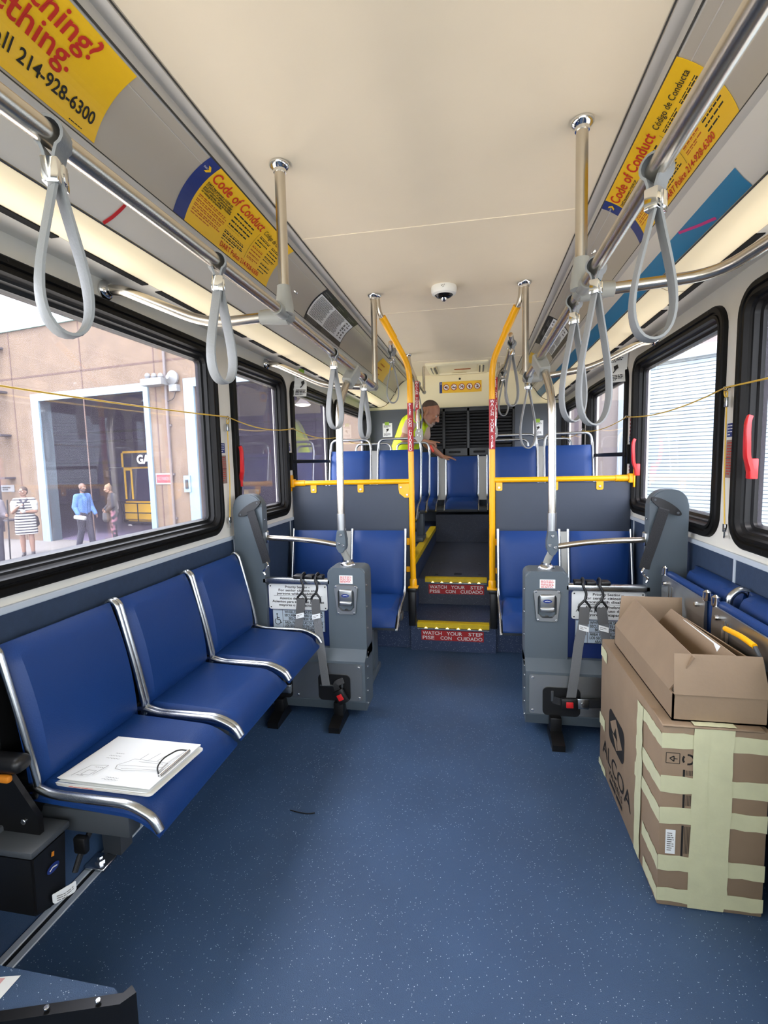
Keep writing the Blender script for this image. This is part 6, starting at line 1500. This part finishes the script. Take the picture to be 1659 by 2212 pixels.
# ---- the man leaning over the seats at the back
man = thing('person', 'man with short grey hair and yellow safety vest bending over the rear seats', 'person', (-0.5, 5.55, 0.62))
hd = at_y(929, 893, 5.52)
J = dict(pelvis=(-0.66, 5.62, 1.42), waist=(-0.62, 5.60, 1.58), chest=(-0.52, 5.57, 1.80), neck=(-0.43, 5.54, 1.915), skull=tuple(hd + V((-0.045, 0, -0.02))),
         shR=(-0.50, 5.41, 1.865), shL=(-0.42, 5.72, 1.85), elR=(-0.600, 5.36, 1.655), wrR=(-0.375, 5.42, 1.615), elL=(-0.40, 5.80, 1.60), wrL=(-0.225, 5.90, 1.455),
         hipR=(-0.66, 5.52, 1.38), hipL=(-0.64, 5.72, 1.38), knR=(-0.60, 5.50, 1.02), knL=(-0.62, 5.74, 1.02), anR=(-0.62, 5.48, 0.70), anL=(-0.64, 5.74, 0.70))
J = {k: V(v) for k, v in J.items()}
HR = basis((0.80, -0.12, -0.50), (0.50, 0, 0.80))
bm = NB(); body_limbs(bm, J); head(bm, hd, HR, 1.12)
hand(bm, J['wrR'], (0.95, 0.05, -0.12), (0.1, -0.35, 1), -1, 0.55, 1.05, True)
hand(bm, J['wrL'], (0.92, 0.10, -0.16), (0.1, -0.2, 1), 1, 0.12, 1.05)
bm = remesh(bm, 0.0075, 4); obj('body', bm, M['skindk'], man)
face_bits(hd, HR, 1.12, man)
f = lambda x, y, z: hd + HR @ (V((x, y, z)) * 1.12)
bm = NB(); ball(bm, f(0, -0.022, 0.040), 0.1035, (0.82, 0.98, 0.92), HR); ball(bm, f(0, -0.055, -0.01), 0.080, (0.86, 0.7, 0.9), HR); bm = remesh(bm, 0.008, 3)
bmesh.ops.delete(bm, geom=[v for v in bm.verts if (HR.transposed() @ (v.co - hd)).y > 0.075 or ((HR.transposed() @ (v.co - hd)).z < 0.035 and (HR.transposed() @ (v.co - hd)).y > 0.012)], context='VERTS'); obj('hair', bm, mat('hair_greybrown', (92, 78, 68), 0.85, bump=0.3, bscale=200), man)
bm = NB(); cap(bm, f(-0.03, 0.082, -0.068), f(0.03, 0.082, -0.068), 0.014, 0.014); ball(bm, f(0, 0.062, -0.098), 0.036, (1.0, .9, .6), HR); cap(bm, f(0.058, 0.0, -0.07), f(0.03, 0.055, -0.097), 0.016, 0.018); cap(bm, f(-0.058, 0.0, -0.07), f(-0.03, 0.055, -0.097), 0.016, 0.018); bm = remesh(bm, 0.007, 3); obj('beard', bm, mat('beard_grey', (170, 150, 138), 0.9), man)
def torso_cloth(J, g, arms=None, low=0.0, wide=1.0):
    bm = NB(); ax = (J['shL'] - J['shR']).normalized()
    for k in (-1, 1): cap(bm, J['pelvis'] + ax * 0.07 * k + V((0, 0, low)), J['chest'] + ax * 0.085 * k, 0.105 * wide + g, 0.098 * wide + g)
    chain(bm, [J['pelvis'] + V((0, 0, low)), J['waist'], J['chest']], [0.12 * wide + g, 0.115 * wide + g, 0.125 * wide + g])
    cap(bm, J['shL'], J['shR'], 0.062 + g, 0.062 + g); cap(bm, J['chest'], J['chest'].lerp(J['neck'], 0.75), 0.10 + g, 0.062 + g)
    for q in 'LR':
        cap(bm, J['chest'].lerp(J['sh' + q], 0.4), J['sh' + q], 0.078 + g, 0.062 + g)
        if arms is not None and arms > 0:
            e = J['sh' + q].lerp(J['el' + q], min(1, arms)); cap(bm, J['sh' + q], e, 0.062 + g, 0.054 + g)
            if arms > 1: cap(bm, J['el' + q], J['el' + q].lerp(J['wr' + q], arms - 1), 0.048 + g, 0.040 + g)
    return bm
bm = remesh(torso_cloth(J, 0.010, 0.62), 0.011, 4); obj('shirt', bm, mat('shirt_tan', (206, 176, 156), 0.85), man)
hv = mat('hi_vis_yellow', (222, 244, 20), 0.6, emit=0.0); rf = mat('reflective_tape', (190, 190, 186), 0.35, 0.3)
bm = remesh(torso_cloth(J, 0.022, None, 0.04), 0.011, 5); vest_bm = bm
vest = obj('vest', vest_bm, hv, man)
def loop_band(c, ax_n, rad_a, rad_b, w, name, m, parent, a0=0, a1=360):
    pass
def tape_over(src, planes, w, name, m, parent):
    """Tape lying on a garment: faces of the garment whose centre falls within w of a plane, lifted off slightly."""
    b = NB(); b.from_mesh(src.data); b.faces.ensure_lookup_table(); o0 = _origin(parent)
    kill = [f for f in b.faces if not any(abs((f.calc_center_median() + o0 - p).dot(n)) < w for p, n in planes)]
    bmesh.ops.delete(b, geom=kill, context='FACES')
    b.normal_update()
    for v in b.verts: v.co += v.normal * 0.004 + o0
    return obj(name, b, m, parent)
tdir = (J['chest'] - J['pelvis']).normalized()
tape_over(vest, [(J['pelvis'] + V((0.0, 0, 0.07)), tdir), (J['chest'].lerp(J['shR'], 0.55), V((0.55, -0.15, -0.85)).normalized() if False else (J['shL'] - J['shR']).normalized())], 0.026, 'reflective_tape', rf, man)
bm = NB()
for q in 'LR': chain(bm, [J['hip' + q], J['kn' + q], J['an' + q] + V((0, 0, 0.02))], [0.10, 0.075, 0.062])
cap(bm, J['hipL'], J['hipR'], 0.125, 0.125); cap(bm, J['pelvis'], J['pelvis'] + V((0, 0, 0.05)), 0.13, 0.125)
bm = remesh(bm, 0.012, 4); obj('trousers', bm, mat('trousers_black', (24, 24, 28), 0.8), man)
bm = NB(); shoe(bm, J['anR'], (1, 0, 0), gz=0.622); shoe(bm, J['anL'], (1, 0, 0), gz=0.622); bm = remesh(bm, 0.009, 3); obj('shoes', bm, mat('shoe_grey', (92, 96, 102), 0.7), man)
bm = NB(); q = J['wrR'] + V((0.06, -0.02, -0.055)); cap(bm, q, q + V((0.03, 0, -0.05)), 0.017, 0.014); one('hand_light', bm, mat('torch_red', (226, 70, 50), 0.4), 'small red torch held in the bending man\'s hand', 'torch')

# ---- people out in the yard
def person_outside(label, feet, H, yaw, arms, cloth, hairm, skin, sleeve=1.9, dress=None, trousers=None, shoes=None, bald=False, stride=0.10, headyaw=0.0, bun=False, beard=None, bow=0.0):
    """Standing or walking figure; feet = ground point, H = height, yaw = facing direction (0 looks to +x)."""
    k = H / 1.75; fwd = V((math.cos(yaw), math.sin(yaw), 0)); lf = V((-fwd.y, fwd.x, 0)); o = V(feet)
    P = lambda a, b, c: o + (fwd * a + lf * b) * k + V((0, 0, c * k))
    J = dict(pelvis=P(0, 0, 0.95), waist=P(0, 0, 1.10), chest=P(0.01, 0, 1.29), neck=P(0.01 + bow * 0.3, 0, 1.48), skull=P(0.01 + bow * .7, 0, 1.56),
             shL=P(0, 0.175, 1.40), shR=P(0, -0.175, 1.40), hipL=P(0, 0.09, 0.92), hipR=P(0, -0.09, 0.92), knL=P(0.03 + stride * .4, 0.095, 0.50), knR=P(0.03 - stride * .3, -0.095, 0.50), anL=P(stride, 0.10, 0.085), anR=P(-stride, -0.10, 0.085))
    for q in 'LR':
        (e, w) = arms[q]; J['el' + q] = P(*e); J['wr' + q] = P(*w)
    t = thing('person', label, 'person', o)
    c = P(0.035 + bow, 0, 1.635 - bow * .3); hf = V((math.cos(yaw + headyaw), math.sin(yaw + headyaw), -bow * 2.2)); R = basis(hf)
    b = NB(); body_limbs(b, J, 0.92 * k); head(b, c, R, 1.0 * k)
    for q in 'LR':
        d = (J['wr' + q] - J['el' + q]).normalized(); hand(b, J['wr' + q], d, lf * (1 if q == 'L' else -1) + V((0, 0, 0.2)), 1 if q == 'L' else -1, 0.45, k * 0.98)
    b = remesh(b, 0.0095, 4); obj('body', b, skin, t)
    face_bits(c, R, k, t)
    f = lambda x, y, z: c + R @ (V((x, y, z)) * k)
    Ri = R.transposed()
    if not bald:
        b = NB(); ball(b, f(0, -0.018, 0.036), 0.106 * k, (0.84, 0.98, 0.93), R); ball(b, f(0, -0.055, -0.015), 0.085 * k, (0.9, 0.7, 0.95), R)
        if bun: ball(b, f(0, -0.06, 0.115), 0.04 * k)
        b = remesh(b, 0.009, 3); bmesh.ops.delete(b, geom=[v for v in b.verts if (Ri @ (v.co - c)).y > 0.07 * k or ((Ri @ (v.co - c)).z < 0.035 * k and (Ri @ (v.co - c)).y > 0.015 * k)], context='VERTS'); obj('hair', b, hairm, t)
    if beard:
        b = NB(); ball(b, f(0, 0.05, -0.09), 0.042 * k, (1, .9, .8), R); cap(b, f(0.06, 0, -0.05), f(0.03, 0.05, -0.09), 0.022 * k, 0.024 * k); cap(b, f(-0.06, 0, -0.05), f(-0.03, 0.05, -0.09), 0.022 * k, 0.024 * k); b = remesh(b, 0.009, 3); obj('beard', b, beard, t)
    out = {'J': J, 't': t, 'P': P, 'k': k, 'c': c, 'R': R, 'f': f, 'fwd': fwd, 'lf': lf}
    if dress:
        b = torso_cloth(J, 0.012, None, 0, 0.95 * k); hem = [P(0.0, y_, 0.60) for y_ in (-0.09, 0, 0.09)]
        for y_, h_ in zip((-0.08, 0, 0.08), hem): cap(b, P(0, y_, 0.98), h_, 0.145 * k, 0.15 * k)
        b = remesh(b, 0.011, 5); bmesh.ops.bisect_plane(b, geom=b.verts[:] + b.edges[:] + b.faces[:], plane_co=P(0, 0, 0.56), plane_no=(0, 0, 1), clear_inner=True); obj('dress', b, dress, t)
    else:
        b = torso_cloth(J, 0.014, sleeve, 0.0, 0.95 * k); b = remesh(b, 0.011, 5); obj('shirt', b, cloth, t)
        b = NB()
        for q in 'LR': chain(b, [J['hip' + q], J['kn' + q], J['an' + q] + V((0, 0, 0.01))], [0.105, 0.082, 0.070])
        cap(b, J['hipL'], J['hipR'], 0.115, 0.115); b = remesh(b, 0.012, 4); obj('trousers', b, trousers, t)
    b = NB()
    for q in 'LR': shoe(b, J['an' + q], fwd, 0.25 * k, o.z)
    b = remesh(b, 0.01, 3); obj('shoes', b, shoes, t)
    return out
def stripe_mat(name, a, b, scale):
    m = mat(name, a, 0.8); nt = m.node_tree; B = nt.nodes['Principled BSDF']; tc = nt.nodes.new('ShaderNodeTexCoord'); sp = nt.nodes.new('ShaderNodeSeparateXYZ'); nt.links.new(tc.outputs['Object'], sp.inputs[0])
    mu = nt.nodes.new('ShaderNodeMath'); mu.operation = 'MULTIPLY'; mu.inputs[1].default_value = scale; nt.links.new(sp.outputs['Z'], mu.inputs[0]); fr = nt.nodes.new('ShaderNodeMath'); fr.operation = 'FRACT'; nt.links.new(mu.outputs[0], fr.inputs[0]); gt = nt.nodes.new('ShaderNodeMath'); gt.operation = 'GREATER_THAN'; gt.inputs[1].default_value = 0.55; nt.links.new(fr.outputs[0], gt.inputs[0])
    mx = nt.nodes.new('ShaderNodeMix'); mx.data_type = 'RGBA'; nt.links.new(gt.outputs[0], mx.inputs['Factor']); mx.inputs['A'].default_value = (*lin(a), 1); mx.inputs['B'].default_value = (*lin(b), 1); nt.links.new(mx.outputs['Result'], B.inputs['Base Color']); return m
def blotch_mat(name, a, b, scale):
    m = mat(name, a, 0.8); nt = m.node_tree; B = nt.nodes['Principled BSDF']; tc = nt.nodes.new('ShaderNodeTexCoord'); n = nt.nodes.new('ShaderNodeTexNoise'); n.inputs['Scale'].default_value = scale; nt.links.new(tc.outputs['Object'], n.inputs['Vector']); gt = nt.nodes.new('ShaderNodeMath'); gt.operation = 'GREATER_THAN'; gt.inputs[1].default_value = 0.56; nt.links.new(n.outputs['Fac'], gt.inputs[0])
    mx = nt.nodes.new('ShaderNodeMix'); mx.data_type = 'RGBA'; nt.links.new(gt.outputs[0], mx.inputs['Factor']); mx.inputs['A'].default_value = (*lin(a), 1); mx.inputs['B'].default_value = (*lin(b), 1); nt.links.new(mx.outputs['Result'], B.inputs['Base Color']); return m
hairdk = mat('hair_dark', (34, 25, 22), 0.7, bump=0.3, bscale=150); hairbl = mat('hair_fair', (112, 92, 70), 0.7, bump=0.3, bscale=150)
darkshoe = mat('shoe_dark', (40, 38, 40), 0.6)
# woman in the striped dress, facing the bus
fw_ = at_z(63, 1200, GZ); fw_.z = GZ
tocam = math.atan2(CAM.y - fw_.y, CAM.x - fw_.x)
wmn = person_outside('woman with dark hair in a black and white striped dress standing outside the left window', fw_, 1.64, tocam - 0.15, {'L': ((0.05, 0.235, 1.12), (0.20, 0.06, 1.13)), 'R': ((0.06, -0.24, 1.12), (0.21, -0.10, 1.26))}, None, hairdk, M['skinout'], dress=stripe_mat('stripe_cloth', (160, 162, 160), (26, 27, 34), 15.5), shoes=darkshoe, stride=0.02, headyaw=-0.5)
P = wmn['P']; J = wmn['J']; k = wmn['k']
bm = NB()
for q, s_ in (('L', 1), ('R', -1)): ball(bm, J['sh' + q].lerp(J['el' + q], 0.28), 0.098 * k, (1, 1, 1.0)); cap(bm, J['sh' + q].lerp(J['el' + q], 0.2), J['sh' + q].lerp(J['el' + q], 0.75), 0.095 * k, 0.068 * k)
bm = remesh(bm, 0.011, 4); obj('puff_sleeves', bm, M['clothwhite'], wmn['t'])
bm = NB(); cap(bm, P(0.06, -0.07, 1.43), P(0.10, 0, 1.33), 0.030, 0.022); cap(bm, P(0.06, 0.07, 1.43), P(0.10, 0, 1.33), 0.030, 0.022); cap(bm, P(0.125, 0, 1.36), P(0.135, 0, 1.20), 0.02, 0.018); bm = remesh(bm, 0.008, 2); obj('collar', bm, mat('collar_dark', (36, 38, 48), 0.8), wmn['t'])
f = wmn['f']; bm = NB()
for s_ in (-1, 1): tube(bm, [f(s_ * 0.032 + 0.022 * math.cos(a * PI / 6), 0.100, 0.004 + 0.018 * math.sin(a * PI / 6)) for a in range(12)], 0.003, 6, closed=True)
tube(bm, [f(-0.012, 0.102, 0.008), f(0.012, 0.102, 0.008)], 0.003, 6); obj('glasses', bm, M['black'], wmn['t'])
bm = NB(); cap(bm, P(-0.02, 0.20, 0.95), P(-0.02, 0.21, 0.80), 0.06, 0.07); one('shoulder_bag', bm, M['black'], 'small black bag hanging at the striped dress woman\'s hip', 'bag')
bm = NB(); rbox(bm, -0.04, 0.04, -0.03, 0.03, -0.02, 0.05, 0.006, 2, Matrix.Translation(P(0.25, 0.0, 1.14))); one('paper_cup', bm, M['clothwhite'], 'white cup held by the woman in the striped dress', 'cup')
# man in the blue shirt walking past the doorway
fm = at_z(187, 1182, GZ)
bs = mat('shirt_blue', (62, 96, 146), 0.8); dk = mat('trousers_navy', (34, 33, 44), 0.85)
mn = person_outside('bald bearded man in a blue shirt walking past the garage doorway', fm, 1.66, -0.12, {'L': ((0.03, 0.23, 1.12), (0.18, 0.22, 0.90)), 'R': ((-0.03, -0.235, 1.12), (0.10, -0.25, 0.92))}, bs, hairdk, mat('skin_tan', (92, 66, 54), 0.55), trousers=dk, shoes=darkshoe, bald=True, stride=0.13, beard=mat('beard_dark', (48, 40, 42), 0.8))
P = mn['P']; q = mn['J']['wrR'] + V((0.06, -0.02, -0.07))
bm = NB(); rbox(bm, -0.16, 0.16, -0.05, 0.05, -0.05, 0.05, 0.03, 3, Matrix.Translation(q) @ Matrix.Rotation(0.1, 4, 'Y')); one('rolled_paper', bm, M['clothwhite'], 'white bundle carried by the man in the blue shirt', 'bundle')
# woman in black with the patterned trousers
f2 = at_z(250, 1170, GZ)
wb = person_outside('woman in a black top and pink patterned trousers looking down by the garage doorway', f2, 1.60, PI + 0.9, {'L': ((0.04, 0.22, 1.12), (0.20, 0.10, 0.96)), 'R': ((0.04, -0.22, 1.12), (0.20, -0.12, 1.00))}, mat('top_black', (22, 21, 28), 0.8), hairbl, M['skinout'], trousers=blotch_mat('floral_cloth', (28, 26, 36), (128, 84, 98), 9.0), shoes=darkshoe, stride=0.03, bun=True, bow=0.07)
P = wb['P']
bm = NB(); cap(bm, P(0.20, 0.0, 0.86), P(0.20, 0.02, 0.72), 0.09, 0.10); one('tote_bag', bm, mat('bag_grey', (62, 60, 62), 0.8), 'grey bag held by the woman in patterned trousers', 'bag')
bm = NB(); ribbon(bm, [P(-0.09, -0.10, 1.38), P(-0.125, 0.02, 1.20), P(-0.11, 0.16, 0.98), P(0.1, 0.16, 0.90)], 0.04, 0.006, (-1, 0, 0.3), fr=0.1); one('bag_strap', bm, mat('strap_pale', (128, 120, 118), 0.7), 'pale strap across the back of the woman in black', 'strap')
# person mostly hidden past the window edge, holding a walking stick
f3 = at_z(-8, 1222, GZ)
p4 = person_outside('person at the very left edge of the window holding a dark stick', f3, 1.68, tocam, {'L': ((0.10, 0.24, 1.12), (0.28, 0.28, 1.13)), 'R': ((0.02, -0.24, 1.12), (0.1, -0.24, 0.9))}, mat('shirt_grey', (72, 68, 74), 0.8), hairdk, M['skinout'], trousers=dk, shoes=darkshoe, stride=0.04)
q = p4['J']['wrL'] + V((0.0, 0, -0.02))
bm = NB(); tube(bm, [q + V((0.05, 0.0, 0.35)), q + V((0.03, 0, 0.0)), V((q.x - 0.02, q.y, GZ))], 0.014, 8); one('walking_stick', bm, M['black'], 'dark stick held upright at the left edge of the window', 'stick')
